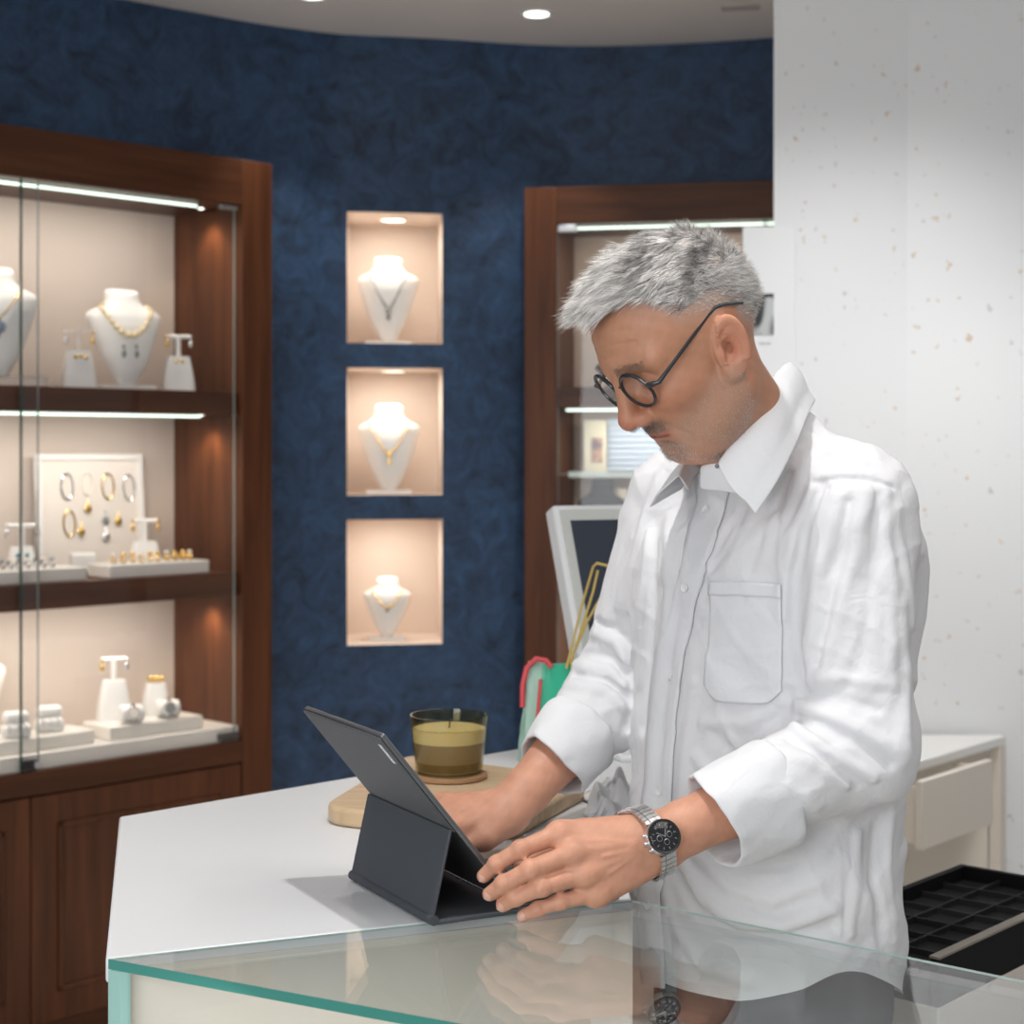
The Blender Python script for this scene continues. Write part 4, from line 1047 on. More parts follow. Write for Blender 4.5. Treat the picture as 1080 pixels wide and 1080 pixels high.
def hand_sdf(Pn, W, Fs, T, E, side):
    ax = nz(W - E)
    d = None
    kn = [Fs[k][0][0] for k in ('index', 'middle', 'ring', 'little')]
    mid = (kn[0] + kn[1] + kn[2] + kn[3]) / 4
    for i, k in enumerate(kn):     # palm: a web of bones from the wrist to every knuckle
        w0 = W + (k - mid) * .42 + ax * .004
        q = rcone(Pn, w0, k, .0165, .0135 if i < 3 else .0125); d = q if d is None else smin(d, q, .014)
    palm = np.cross(kn[3] - kn[0], mid - W); palm = nz(palm) * side
    d = smin(d, rcone(Pn, W + palm * .004 + (kn[3] - mid) * .4, kn[3] + palm * .008, .014, .012), .014)
    d = smin(d, rcone(Pn, T[0][0] + palm * .004, T[0][1] + palm * .002, .016, .013), .014)
    for k, (J, R) in Fs.items():
        c = None
        for i in range(3):
            q = rcone(Pn, J[i], J[i + 1], R[i], R[i + 1]); c = q if c is None else smin(c, q, .004)
        for i in (1, 2): c = smin(c, ellip(Pn, J[i], (R[i] * 1.10,) * 3), .003)
        c = smin(c, ellip(Pn, J[0] - palm * .003, (R[0] * 1.10,) * 3), .008)
        d = smin(d, c, .007)
    c = None
    for i in range(3):
        q = rcone(Pn, T[0][i], T[0][i + 1], T[1][i], T[1][i + 1]); c = q if c is None else smin(c, q, .005)
    d = smin(d, c, .010)
    st = []
    for k in ('index', 'middle', 'ring', 'little'):
        J, R = Fs[k]; dor = -palm
        st.append(([J[0] + dor * R[0], (J[0] * .35 + W * .65) + dor * .016], .0034, .0018))      # tendons
        for i in (1, 2):
            t = nz(np.cross(J[i + 1] - J[i - 1], dor)) * .006
            for s in (-.0022, .0022):
                o = J[i] + dor * R[i] * 1.05 + nz(J[i + 1] - J[i - 1]) * s; st.append(([o - t, o + t], .0011, -.0006))
    v = lambda a, b, c_: W * a + kn[b] * (1 - a) * (1 - c_) + kn[b + 1] * (1 - a) * c_ - palm * .0165
    st += [([v(.9, 1, .5), v(.62, 1, .3), v(.5, 1, .7), v(.25, 1, .55)], .0024, .0016), ([v(.62, 1, .3), v(.4, 0, .6), v(.15, 0, .5)], .0022, .0014), ([v(.8, 2, .4), v(.5, 2, .4), v(.2, 2, .5)], .0023, .0015), ([v(.55, 1, .6), v(.5, 2, .4)], .0016, .0015)]
    return d - strokes(Pn, st)
def arm_sdf(Pn, S, E, W):
    ax = nz(W - E); out = None
    d = rcone(Pn, S, E, .046, .037)
    M1 = E * .68 + W * .32
    d = smin(d, rcone(Pn, E, M1, .037, .041), .02)
    d = smin(d, rcone(Pn, M1, E * .12 + W * .88, .0425, .0285), .02)
    return smin(d, rcone(Pn, E * .12 + W * .88, W, .0285, .0265), .01)
def bb_near(Pn, pts, r):
    p = np.asarray(pts); return np.all((Pn > p.min(0) - r) & (Pn < p.max(0) + r), axis=1)
def torso_skin(Pn):
    q = (Pn - TC.astype(f32)); a = q @ FW.astype(f32); b = q @ LW.astype(f32); z = Pn[:, 2]
    l = np.stack([a, b, z], 1)
    d = ellip(l, (-.005, 0, 1.25), (.105, .165, .20)); d = smin(d, ellip(l, (-.002, 0, .98), (.100, .150, .20)), .08)
    for s in (1, -1): d = smin(d, rcone(l, (-.01 + .03, .04 * s, 1.425), (-.0, .135 * s, 1.38), .034, .040), .05)
    for s in (1, -1):
        d = smin(d, rcone(l, (.0, .085 * s, .90), (.01, .09 * s, .50), .085, .058), .05); d = smin(d, rcone(l, (.01, .09 * s, .50), (-.03, .09 * s, .02), .056, .040), .03)
        d = smin(d, rcone(l, (-.08, .085 * s, -.03), (.05, .090 * s, -.055), .042, .033), .03)
    return d
def body_sdf(Pn):
    d = np.full(len(Pn), .25, f32)
    m = bb_near(Pn, [from_head((-.12, -.1, -.13)), from_head((.14, .1, .15)), from_head((-.12, .1, .15)), from_head((.14, -.1, -.13)), from_head((.14, .1, -.13)), from_head((-.12, -.1, .15))], .03)
    if m.any(): d[m] = head_sdf(Pn[m])
    m = bb_near(Pn, [NB, NT], .13)
    if m.any():
        q = Pn[m]; n = rcone(q, NB, NT, .064, .056)
        n = smin(n, rcone(q, NB + V(-.008, -.012, -.01), from_head((.036, 0, -.074)), .036, .026), .04)
        for s in (1, -1): n = smin(n, rcone(q, tor(.060, .02 * s, 1.415), from_head((.000, .046 * s, -.040)), .012, .013), .02)
        d[m] = smin(d[m], n, .030)
    m = bb_near(Pn, [V(.1, 1.9, 0), V(.55, 2.4, 1.5)], .14)
    if m.any(): d[m] = smin(d[m], torso_skin(Pn[m]), .05)
    for S, E, W, Fs, T, side in ((SL, EL, WL, LH, LT, 1), (SR, ER, WR, RH, RT, -1)):
        m = bb_near(Pn, [S, E, W], .08)
        if m.any(): d[m] = smin(d[m], arm_sdf(Pn[m], S, E, W), .03)
        pts = [W] + [p for k in Fs for p in Fs[k][0]] + T[0]
        m = bb_near(Pn, pts, .045)
        if m.any(): d[m] = smin(d[m], hand_sdf(Pn[m], W, Fs, T, E, side * HAND_FLIP), .016)
    return d
HAND_FLIP = 1
def zaxis(parts):
    z = [parts[0][0]]
    for a, b, h in parts:
        n = max(1, round((b - a) / h)); z += list(a + (b - a) * (np.arange(n) + 1) / n)
    return np.array(z)
QUAL = 1.0

# ------------------------------------------------------------------ skin mesh
xs = np.arange(-.20, .58, .0015 * QUAL); ys = np.arange(1.74, 2.44, .0015 * QUAL)
zs = zaxis([(-.11, .90, .010), (.90, .955, .003), (.955, 1.07, .0014 * QUAL), (1.07, 1.40, .0035), (1.40, 1.46, .002), (1.46, 1.74, .0014 * QUAL)])
bpos, bfac = mesh_sdf(body_sdf, None, None, (xs, ys, zs))
def smoothstep(a, b, x): t = np.clip((x - a) / (b - a), 0, 1); return t * t * (3 - 2 * t)
rs_ = np.random.RandomState(3)
def vnoise(p, sc, seed):      # cheap smooth noise from sines
    r = np.random.RandomState(seed); s = 0
    for k in range(5):
        w = r.normal(size=3) * sc * (1 + .5 * k); s = s + np.sin(p @ w + r.uniform(0, 6.28)) / (1 + .4 * k)
    return s / 2.6
def skin_tint(pos):
    q = to_head(pos.astype(f32)).astype(float); m = q.copy(); m[:, 1] = np.abs(m[:, 1])
    col = np.tile(V(.47, .225, .135), (len(pos), 1))
    head = smoothstep(1.43, 1.47, pos[:, 2])[:, None]
    n1 = vnoise(pos, 60, 1)[:, None]; n2 = vnoise(pos, 200, 2)[:, None]
    n0 = vnoise(pos, 26, 21)[:, None]; col = col * (1 + .06 * n1 + .05 * n2 + .05 * n0 * np.array([.4, 1.2, 1.4]))
    hands = (1 - head)
    col = col * (1 - hands) + hands * np.tile(V(.58, .285, .185), (len(pos), 1)) * (1 + .07 * n1 + .05 * n2)
    def blend(mask, c, amt): nonlocal col; k = (mask * amt)[:, None]; col = col * (1 - k) + k * np.array(c)
    g = lambda c, r: np.exp(-np.sum(((m - np.array(c)) / np.array(r)) ** 2, 1)) * head[:, 0]
    blend(g((.118, .0, -.028), (.016, .018, .014)), (.56, .19, .12), .6)          # nose
    blend(g((.085, .045, -.018), (.03, .025, .02)), (.56, .20, .12), .35)         # cheeks
    blend(g((.0, .080, -.004), (.022, .02, .036)), (.56, .20, .13), .55)          # ears
    blend(g((.088, .032, .008), (.012, .018, .009)), (.40, .17, .11), .35)        # eyelids
    lip = np.exp(-((m[:, 2] + .0575 + m[:, 1] * .02) / .0062) ** 2) * smoothstep(.028, .022, m[:, 1]) * smoothstep(.075, .082, m[:, 0]) * head[:, 0]
    blend(lip, (.42, .13, .10), .75)
    cut = np.exp(-((m[:, 2] + .0580) / .0016) ** 2) * smoothstep(.028, .020, m[:, 1]) * smoothstep(.078, .084, m[:, 0]) * head[:, 0]
    blend(cut, (.10, .03, .03), .85)
    # stubble: upper lip, chin and jaw; darker round the mouth, greyer on the jaw
    nz1 = vnoise(pos, 700, 5) * .5 + vnoise(pos, 1300, 6) * .5
    mus = smoothstep(.034, .026, m[:, 1]) * smoothstep(-.030, -.041, m[:, 2]) * smoothstep(-.058, -.050, m[:, 2]) * smoothstep(.068, .080, m[:, 0])
    chin = smoothstep(-.060, -.074, m[:, 2]) * smoothstep(.046, .024, m[:, 1]) * smoothstep(.035, .065, m[:, 0])
    side = smoothstep(.022, .034, m[:, 1]) * smoothstep(.040, .044, m[:, 1] + .02) * smoothstep(-.002, -.030, m[:, 2] + .30 * (m[:, 0] - .02) * 0 - np.maximum(m[:, 0] - .03, 0) * -.55) * smoothstep(-.01, .01, m[:, 0]) * smoothstep(-.135, -.115, m[:, 2])
    hd = head[:, 0] * (lip < .35)
    blend(mus * hd, (.24, .135, .095), .55 + .2 * np.clip(nz1, -1, 1))
    blend(chin * hd, (.36, .24, .18), .58 + .25 * np.clip(nz1, -1, 1))
    blend(side * hd, (.42, .28, .21), .42 + .30 * np.clip(nz1, -1, 1))
    # clipped hair on the side and back of the scalp
    zl = np.interp(q[:, 0], [-.12, -.08, -.045, -.01, .02, .045, .06, .09], [-.040, -.030, -.008, .030, .045, .055, .085, .098])
    hm = smoothstep(-.016, .030, q[:, 2] - zl) * smoothstep(.075, .055, q[:, 0] - (q[:, 2] > .085) * .03) * head[:, 0]
    ear = (m[:, 1] > .070) & (np.abs(m[:, 0] + .000) < .026) & (np.abs(m[:, 2]) < .04)
    hm = np.where(ear, 0, hm)
    blend(hm, (.38, .33, .30), .66 + .25 * np.clip(nz1, -1, 1))
    brow = np.exp(-((m[:, 2] - .0325 + (m[:, 1] - .03) ** 2 * 6) / .0042) ** 2) * smoothstep(.010, .016, m[:, 1]) * smoothstep(.054, .046, m[:, 1]) * (m[:, 0] > .06) * head[:, 0]
    blend(brow, (.28, .15, .10), .3)
    lash = np.exp(-((m[:, 2] - .0015 - (m[:, 1] - .032) ** 2 * 14) / .0013) ** 2) * (np.abs(m[:, 1] - .032) < .0135) * (m[:, 0] > .08) * head[:, 0]
    blend(lash, (.06, .035, .03), .75)
    return np.clip(col, 0, 1)
def vcol_mat(name, rough, sss=0., bump=None, spec=.5, sheen=0):
    m = mat(name, (.5, .5, .5), rough, bump=bump, spec=spec, sss=sss, sheen=sheen); nt = m.node_tree
    a = nt.nodes.new('ShaderNodeVertexColor'); a.layer_name = 'tint'; nt.links.new(a.outputs['Color'], nt.nodes['Principled BSDF'].inputs['Base Color'])
    return m
SKIN = vcol_mat('skin', .48, .12, (330, .34, .0013, (1, 1, 1)), .42)
man = np_mesh('person', bpos, bfac, SKIN, None, True, skin_tint(bpos))
tag(man, 'grey haired man in white shirt, glasses and wristwatch standing at the counter using the tablet', 'person')

# fingernails
NAILM = mat('fingernail', (.66, .38, .29), .28, spec=.5)
def nail(J, R, palm):
    t = nz(J[3] - J[2]); dor = nz(-palm + t * np.dot(palm, t)); c = J[3] - t * .001 + dor * R[3] * .72
    side = np.cross(t, dor); mb = MB(); rings = []
    for i in range(9):
        u = i / 8 * 2 - 1; w = .0052 * math.sqrt(max(1 - abs(u) ** 3, .02)); ring = []
        for k in range(9):
            s = k / 8 * 2 - 1; ring.append(tuple(c + t * (u * .0058) + side * (s * w) + dor * (.0022 - .0026 * s * s - .0012 * u * u)))
        rings.append(ring)
    mb.v = [p for r in rings for p in r]
    for i in range(8):
        for k in range(8): a = i * 9 + k; mb.f.append((a, a + 1, a + 10, a + 9))
    o = mb.build('fingernail', NAILM, man, angle=180, solid=.0006)
kn = [LH[k][0][0] for k in ('index', 'middle', 'ring', 'little')]; PL = nz(np.cross(kn[3] - kn[0], sum(kn) / 4 - WL))
for k in LH: nail(LH[k][0], LH[k][1], PL)

# ------------------------------------------------------------------ hair: many fine tapered strands
def strands(name, roots, dirs, bends, lens, wid, cols, m, seg=5):
    n = len(roots); t = np.linspace(0, 1, seg + 1)
    sd = np.cross(dirs, rs_.normal(size=(n, 3))); sd /= np.linalg.norm(sd, axis=1)[:, None]
    pos = []; prev = roots.copy(); d = dirs.copy(); rings = []
    for i in range(seg + 1):
        if i:
            d = d + bends / seg; d /= np.linalg.norm(d, axis=1)[:, None]; prev = prev + d * (lens / seg)[:, None]
        s1 = np.cross(d, sd); s1 /= np.linalg.norm(s1, axis=1)[:, None] + 1e-9; s2 = np.cross(d, s1)
        w = (wid * (1 - t[i] ** 2 * .85))[:, None]
        for k in range(3):
            a = k * 2.0944; rings.append(prev + (s1 * math.cos(a) + s2 * math.sin(a)) * w)
    R = np.stack(rings, 1)                                             # n, (seg+1)*3, 3
    f = []
    for i in range(seg):
        for k in range(3): f.append((i * 3 + k, i * 3 + (k + 1) % 3, i * 3 + 3 + (k + 1) % 3, i * 3 + 3 + k))
    f = np.array(f); F = (f[None] + (np.arange(n) * (seg + 1) * 3)[:, None, None]).reshape(-1, 4)
    C = np.repeat(cols, (seg + 1) * 3, 0)
    return np_mesh(name, R.reshape(-1, 3), F, m, man, True, C)
Q = to_head(bpos.astype(f32)).astype(float)
eps = .0015
def normals(p, fn):
    p = p.astype(f32); g = np.stack([fn(p + np.eye(3, dtype=f32)[i] * eps) - fn(p - np.eye(3, dtype=f32)[i] * eps) for i in range(3)], 1)
    return g / (np.linalg.norm(g, axis=1)[:, None] + 1e-9)
AY = np.abs(Q[:, 1]); INH = (bpos[:, 2] > 1.44) & (np.linalg.norm(Q, axis=1) < .2)
front = np.interp(AY, [0, .025, .045, .06, .08], [.090, .083, .066, .050, .035])
zt_ = np.interp(Q[:, 0], [-.12, -.09, -.05, .0, .04, .055, .07, .1], [.045, .060, .074, .078, .074, .080, .088, .094])
topm = INH & (Q[:, 2] > zt_ - .012 * (Q[:, 0] < .04)) & (Q[:, 0] < front)
zl_ = np.interp(Q[:, 0], [-.12, -.08, -.045, -.01, .02, .045, .06, .09], [-.030, -.020, .005, .046, .050, .062, .09, .1])
sidem = INH & (Q[:, 2] < zt_ + .006) & (Q[:, 2] > zl_) & (Q[:, 0] < .052)
def sample(mask, n, jit=.0012):
    idx = np.where(mask)[0]
    if len(idx) == 0: return None
    i = idx[rs_.randint(0, len(idx), n)]
    r = bpos[i] + rs_.normal(size=(n, 3)) * jit * .5
    return r, Q[i], normals(bpos[i], body_sdf)
HF, HL, HU = HR[:, 0], HR[:, 1], HR[:, 2]
def greys(n, lo, hi, dark=.18):
    g = rs_.uniform(lo, hi, n); g = np.where(rs_.uniform(size=n) < dark, g * rs_.uniform(.25, .55, n), g)
    return np.stack([g, g * .955, g * .92], 1)
HAIRM = vcol_mat('grey_hair', .42, 0., None, .5)
N_ = 20000
r, q, n = sample(topm, N_)
fr_ = smoothstep(-.06, .085, q[:, 0])
clump = np.stack([vnoise(r, 120, 11), vnoise(r, 120, 12), vnoise(r, 120, 13)], 1)
side_ = np.sign(q[:, 1]) * smoothstep(.02, .06, np.abs(q[:, 1]))
crown = smoothstep(-.03, -.09, q[:, 0])
d = n * (.70 + .35 * crown)[:, None] + HF * (.95 - .75 * crown)[:, None] + HU * .05 + HL * (.0 * side_)[:, None] + clump * .46 + rs_.normal(size=(N_, 3)) * .09
d /= np.linalg.norm(d, axis=1)[:, None]
bend = HF * (.60 * fr_ + .10)[:, None] - n * (.55 - .15 * fr_)[:, None] - HU * (.12 * fr_)[:, None] + clump * .30
edge_ = smoothstep(-.014, .016, q[:, 2] - np.interp(q[:, 0], [-.12, -.09, -.05, .0, .04, .055, .07, .1], [.045, .060, .074, .078, .074, .080, .088, .094]))
ln = (.45 + .55 * np.maximum(edge_, smoothstep(.03, .06, q[:, 0]))) * (.020 + .024 * fr_) * rs_.uniform(.65, 1.1, N_) * (1 - .35 * smoothstep(.035, .06, np.abs(q[:, 1])))
big = vnoise(r, 75, 31)[:, None]; hc = greys(N_, .45, .96, .18) * (1 - .55 * np.clip((big * 1.15 + .45 * clump[:, :1]) * (1 - .75 * crown[:, None]) - .08, -.15, 1.1))
strands('hair', r, d, bend, ln, rs_.uniform(.00022, .00042, N_), np.clip(hc, .03, .95), HAIRM)
N_ = 13000
r, q, n = sample(sidem, N_)
fade = smoothstep(.0, .045, q[:, 2] - np.interp(q[:, 0], [-.12, -.08, -.045, -.01, .02, .045, .06, .09], [-.030, -.020, .005, .046, .050, .062, .09, .1]))
sel = rs_.uniform(size=N_) < (.30 + .70 * fade); r, q, n, fade = r[sel], q[sel], n[sel], fade[sel]; N_ = len(r)
d = n * .55 - HU * .35 - HF * .45 + rs_.normal(size=(N_, 3)) * .22; d /= np.linalg.norm(d, axis=1)[:, None]
strands('clipped_hair', r, d, -n * .4, (.0028 + .0125 * fade) * rs_.uniform(.7, 1.2, N_), rs_.uniform(.00014, .00026, N_), greys(N_, .50, .85, .25), HAIRM, 3)
# beard, moustache and eyebrows
M_ = np.abs(Q[:, 1])
mus = INH & (M_ < .030) & (Q[:, 2] < -.032) & (Q[:, 2] > -.052) & (Q[:, 0] > .074)
chn = INH & (M_ < .040) & (Q[:, 2] < -.066) & (Q[:, 0] > .050) & (Q[:, 2] > -.118)
jaw = INH & (M_ > .030) & (Q[:, 0] > .0) & (Q[:, 0] < .085) & (Q[:, 2] < -.028 - .35 * np.maximum(Q[:, 0] - .03, 0)) & (Q[:, 2] > -.112)
for nm, mk_, cnt, L0, lo, hi, dk in (('moustache', mus, 1600, .0035, .12, .45, .55), ('beard', chn, 2600, .0035, .35, .80, .25), ('stubble', jaw, 3600, .0018, .40, .75, .25)):
    r, q, n = sample(mk_, cnt)
    aq = np.abs(q[:, 1])
    if nm == 'moustache': wgt = smoothstep(.031, .018, aq) * smoothstep(-.032, -.040, q[:, 2])
    elif nm == 'beard': wgt = smoothstep(.038, .020, aq) * smoothstep(-.066, -.080, q[:, 2]) * .9
    else: wgt = smoothstep(.028, .045, aq) * .8
    sel = rs_.uniform(size=cnt) < wgt; r, q, n = r[sel], q[sel], n[sel]; cnt = len(r)
    d = n * .5 - HU * .8 + HF * .1 + rs_.normal(size=(cnt, 3)) * .25; d /= np.linalg.norm(d, axis=1)[:, None]
    strands(nm, r, d, -HU * .3, L0 * rs_.uniform(.6, 1.3, cnt), rs_.uniform(.00009, .00017, cnt), greys(cnt, lo, hi, dk), HAIRM, 3)
for sgn in (1, -1):
  brw = INH & (Q[:, 1] * sgn > 0) & (M_ > .012) & (M_ < .050) & (np.abs(Q[:, 2] - .0335 + (M_ - .03) ** 2 * 6) < .0042) & (Q[:, 0] > .06)
  r, q, n = sample(brw, 260)
  d = n * .35 + HL * np.sign(q[:, 1])[:, None] * .9 + HU * .15 + rs_.normal(size=(260, 3)) * .2; d /= np.linalg.norm(d, axis=1)[:, None]
  strands('eyebrow', r, d, HU * -.3, .008 * rs_.uniform(.6, 1.2, 260), rs_.uniform(.00010, .00015, 260), greys(260, .16, .48, .4), HAIRM, 3)

# ------------------------------------------------------------------ white shirt
ZS = [.70, .80, .90, 1.0, 1.10, 1.20, 1.30, 1.37, 1.43]
HWD = [.192, .190, .186, .184, .184, .188, .192, .186, .16]
FRN = [.158, .156, .152, .147, .143, .140, .132, .112, .09]
BCK = [.132, .130, .126, .126, .132, .142, .150, .142, .12]
FOLDS = []
def hem_z(ang):     # angle about the body: 0 front, +90 his left side, 180 back
    return np.interp((np.degrees(ang) + 360) % 360, np.arange(361), HEM_)
_h = np.interp(np.arange(361), [0, 36, 56, 72, 90, 115, 165, 195, 245, 270, 288, 304, 324, 360], [.812, .814, .836, .862, .832, .792, .775, .775, .792, .832, .862, .836, .814, .812])
_k = np.exp(-(np.arange(-30, 31) / 9.0) ** 2); HEM_ = np.convolve(np.concatenate([_h[-31:-1], _h, _h[1:31]]), _k / _k.sum(), 'valid')
def shirt_base(Pn):
    q = (Pn - TC.astype(f32)); a = q @ FW.astype(f32); b = q @ LW.astype(f32); z = Pn[:, 2]
    hw, fr_, bk = [np.interp(z, ZS, t).astype(f32) for t in (HWD, FRN, BCK)]
    c = np.interp(z, [.7, .95, 1.2, 1.45], [.012, .006, 0, .012]).astype(f32)
    a2 = a - c; dep = np.where(a2 > 0, fr_, bk)
    k = (np.abs(a2 / dep) ** 2.25 + np.abs(b / hw) ** 2.25) ** (1 / 2.25)
    d = (k - 1) * np.minimum(dep, hw)
    d = smax(d, z - 1.405, .09)
    l = np.stack([a, b, z], 1)
    for s in (1, -1):
        d = smin(d, rcone(l, (.025, .045 * s, 1.447), (-.0, .150 * s, 1.383), .046, .054), .05)
    d = smin(d, ellip(l, (-.075, 0, 1.32), (.085, .150, .150)), .06)
    nx = (NT - NB) / np.linalg.norm(NT - NB); d = smin(d, rcone(Pn, NB - nx * .045, NB + nx * .012, .080, .0665), .035)
    return d, a, b, z
def sleeve(Pn, S, E, W, end):
    d = rcone(Pn, S, E, .0700, .0600)
    ax = W - E
    return smin(d, rcone(Pn, E, E + ax * end, .0600, .0475), .035)
CUFF_L, CUFF_R = .47, .44
def hit(px, py, fn, d0=1.62, off=0.):
    """where the line of sight through a photo pixel meets a surface"""
    e = V(0, 0, EYE); r = nz(P(px, py, 1.) - e); t = d0
    for _ in range(60):
        d = float(fn((e + r * t)[None].astype(f32))[0]); t += max(min(d, .05), -.02) * .8
        if abs(d) < 2e-4: break
    return e + r * (t - off)
def fold(pts, w, amp, n=3):
    q = []
    for (a, b), (c, d) in zip(pts[:-1], pts[1:]):
        for k in range(n): q.append((a + (c - a) * k / n, b + (d - b) * k / n))
    q.append(pts[-1]); FOLDS.append(([hit(x, y, plain) for x, y in q], w, amp * 1.2))
def plain(Pn): return shirt_sdf(Pn, False)
def make_folds():
    # armhole and shoulder seam of the near sleeve
    fold([(866, 512), (848, 560), (838, 613), (837, 650), (842, 690), (851, 725)], .0065, -.010)
    fold([(858, 520), (838, 565), (829, 610), (828, 650)], .010, .005)
    fold([(858, 509), (885, 505), (915, 506), (941, 514)], .0030, -.0030)
    fold([(862, 502), (890, 498), (920, 500)], .006, .0016)
    # long folds of the sleeve
    fold([(883, 526), (871, 567), (859, 621), (851, 683), (853, 725)], .008, .006)
    fold([(896, 530), (886, 580), (873, 640), (864, 700)], .007, -.004)
    fold([(912, 520), (903, 574), (886, 644), (866, 712)], .009, .005)
    fold([(926, 525), (922, 600), (908, 690), (885, 745)], .008, -.0035)
    fold([(934, 525), (941, 613), (940, 720)], .008, .004)
    fold([(875, 515), (872, 530)], .003, -.002); fold([(890, 512), (889, 528)], .003, -.002); fold([(905, 512), (906, 528)], .003, -.002); fold([(920, 514), (923, 530)], .003, -.002)
    # elbow
    fold([(843, 745), (866, 751), (905, 768), (942, 790)], .0070, .010)
    fold([(842, 757), (868, 766), (905, 784), (938, 806)], .0055, -.008)
    fold([(837, 766), (852, 776), (886, 800), (920, 820)], .0065, .009)
    fold([(834, 780), (856, 792), (884, 814), (905, 830)], .0050, -.006)
    fold([(822, 793), (858, 806), (895, 828)], .0065, .006)
    fold([(848, 733), (880, 735), (925, 748)], .006, -.006)
    fold([(852, 718), (890, 715), (930, 722)], .007, .004)
    fold([(800, 822), (830, 830), (862, 850)], .006, .004)
    # chest
    fold([(828, 481), (810, 515), (793, 551), (768, 600)], .008, .006)
    fold([(834, 500), (818, 535), (803, 565), (790, 600)], .006, -.004)
    fold([(818, 545), (785, 580), (750, 610)], .007, .004)
    fold([(850, 480), (842, 510), (830, 545)], .008, .004)
    fold([(845, 455), (870, 470), (905, 488)], .010, .003)
    fold([(770, 560), (748, 610), (738, 660), (735, 710)], .008, -.0035)
    fold([(742, 640), (732, 720), (722, 800), (716, 880)], .009, .004)
    fold([(775, 560), (757, 590), (745, 600)], .006, .003)
    # below the pocket
    fold([(742, 762), (790, 762), (826, 740)], .008, .005); fold([(752, 775), (785, 800), (812, 802)], .007, -.004)
    fold([(760, 752), (775, 790), (790, 815)], .006, .0035); fold([(735, 800), (760, 832), (790, 840)], .008, .005)
    # far front and its long folds
    fold([(706, 543), (704, 652), (690, 769), (684, 850)], .008, .007)
    fold([(690, 555), (688, 652), (678, 769)], .007, -.007)
    fold([(684, 560), (676, 640), (668, 700)], .007, .006)
    fold([(722, 560), (716, 640), (704, 740), (696, 840)], .006, -.004)
    fold([(697, 505), (682, 540), (668, 590), (655, 640)], .008, .005)
    # far sleeve
    fold([(663, 655), (665, 710), (664, 765)], .007, -.010)
    fold([(618, 664), (649, 677), (663, 700)], .0065, .008); fold([(624, 652), (650, 662), (664, 680)], .005, -.005)
    fold([(608, 700), (640, 705), (664, 726)], .0065, .007); fold([(612, 688), (642, 692), (662, 710)], .005, -.006)
    fold([(600, 722), (638, 728), (663, 748)], .007, .007); fold([(606, 712), (640, 718), (660, 734)], .0045, -.006)
    fold([(668, 570), (655, 610), (640, 650)], .008, .004)
    # lower front
    fold([(719, 905), (740, 945), (776, 970), (825, 977), (878, 958)], .0075, .012)
    fold([(716, 925), (738, 962), (776, 985), (825, 990), (876, 974)], .0065, -.009)
    fold([(735, 900), (770, 935), (815, 950), (860, 930)], .008, .007)
    fold([(745, 890), (785, 915), (830, 912)], .007, -.005)
    fold([(700, 930), (712, 980), (740, 1020), (790, 1035)], .008, .006)
    fold([(884, 895), (885, 940), (886, 985)], .003, .0035)
    fold([(905, 880), (902, 930), (896, 985)], .007, .005); fold([(925, 870), (920, 930), (930, 990)], .007, -.005); fold([(938, 850), (936, 920), (942, 990)], .006, .004)
    # back
    fold([(945, 540), (955, 600), (962, 660)], .008, .004); fold([(950, 640), (957, 720), (950, 800)], .010, .005)
def shirt_sdf(Pn, detail=True):
    d, a, b, z = shirt_base(Pn)
    m = bb_near(Pn, [SL, EL, WL], .14)
    if m.any(): d[m] = smin(d[m], sleeve(Pn[m], SL, EL, WL, CUFF_L + .10), .028)
    m = bb_near(Pn, [SR, ER, WR], .14)
    if m.any(): d[m] = smin(d[m], sleeve(Pn[m], SR, ER, WR, CUFF_R + .10), .028)
    if detail:
        near = np.abs(d) < .05
        if near.any():
            p = Pn[near].astype(float)
            w = .0022 * np.sin(p[:, 0] * 31 + 9 * np.sin(p[:, 2] * 6 + 1) + p[:, 1] * 20) * np.sin(p[:, 2] * 9 + p[:, 1] * 14)
            w += .0014 * np.sin(p @ V(55, 40, 24) + 2.2 * np.sin(p @ V(12, -20, 26))) + .0008 * np.sin(p @ V(-90, 70, 60) + 2.5 * np.sin(p @ V(30, 24, -36)))
            v1 = 1 - np.abs(np.sin(p @ V(38, -22, 17) + 1.8 * np.sin(p @ V(9, 14, 21)) + 1.3 * np.sin(p @ V(-17, 11, 13))))
            v2 = 1 - np.abs(np.sin(p @ V(-20, 34, 36) + 2.1 * np.sin(p @ V(13, -9, 17)) + 1.1 * np.sin(p @ V(21, 16, -19))))
            w += .0013 * v1 ** 3 + .0011 * v2 ** 3
            d[near] -= (w + strokes(Pn[near], FOLDS)).astype(f32)
    return d
make_folds()
sx = np.arange(.02, .60, .0025 * QUAL); sy = np.arange(1.80, 2.42, .0025 * QUAL); sz = np.arange(.74, 1.53, .0025 * QUAL)
pos, fac = mesh_sdf(shirt_sdf, None, None, (sx, sy, sz), margin=2)
def cutter(p):
    """True where the cloth is cut away: below the hem, past the cuffs, inside the collar"""
    q = p - TC; a = q @ FW; b = q @ LW
    arm = np.zeros(len(p), bool); past = np.zeros(len(p), bool)
    for E, W, e in ((EL, WL, CUFF_L), (ER, WR, CUFF_R)):
        ax = nz(W - E); t = (p - E) @ ax; r = np.linalg.norm(p - E - t[:, None] * ax, axis=1)
        arm |= (r < .085) & (t > .02); past |= (r < .085) & (t > np.linalg.norm(W - E) * e + .03)
    hem = (p[:, 2] < hem_z(np.arctan2(b, a))) & ~arm
    n = NT - NB; n = n / np.linalg.norm(n); t = (p - NB) @ n; r = np.linalg.norm(p - NB - t[:, None] * n, axis=1)
    col = (r < .0600) & (t > .022)
    return hem | past | col, hem
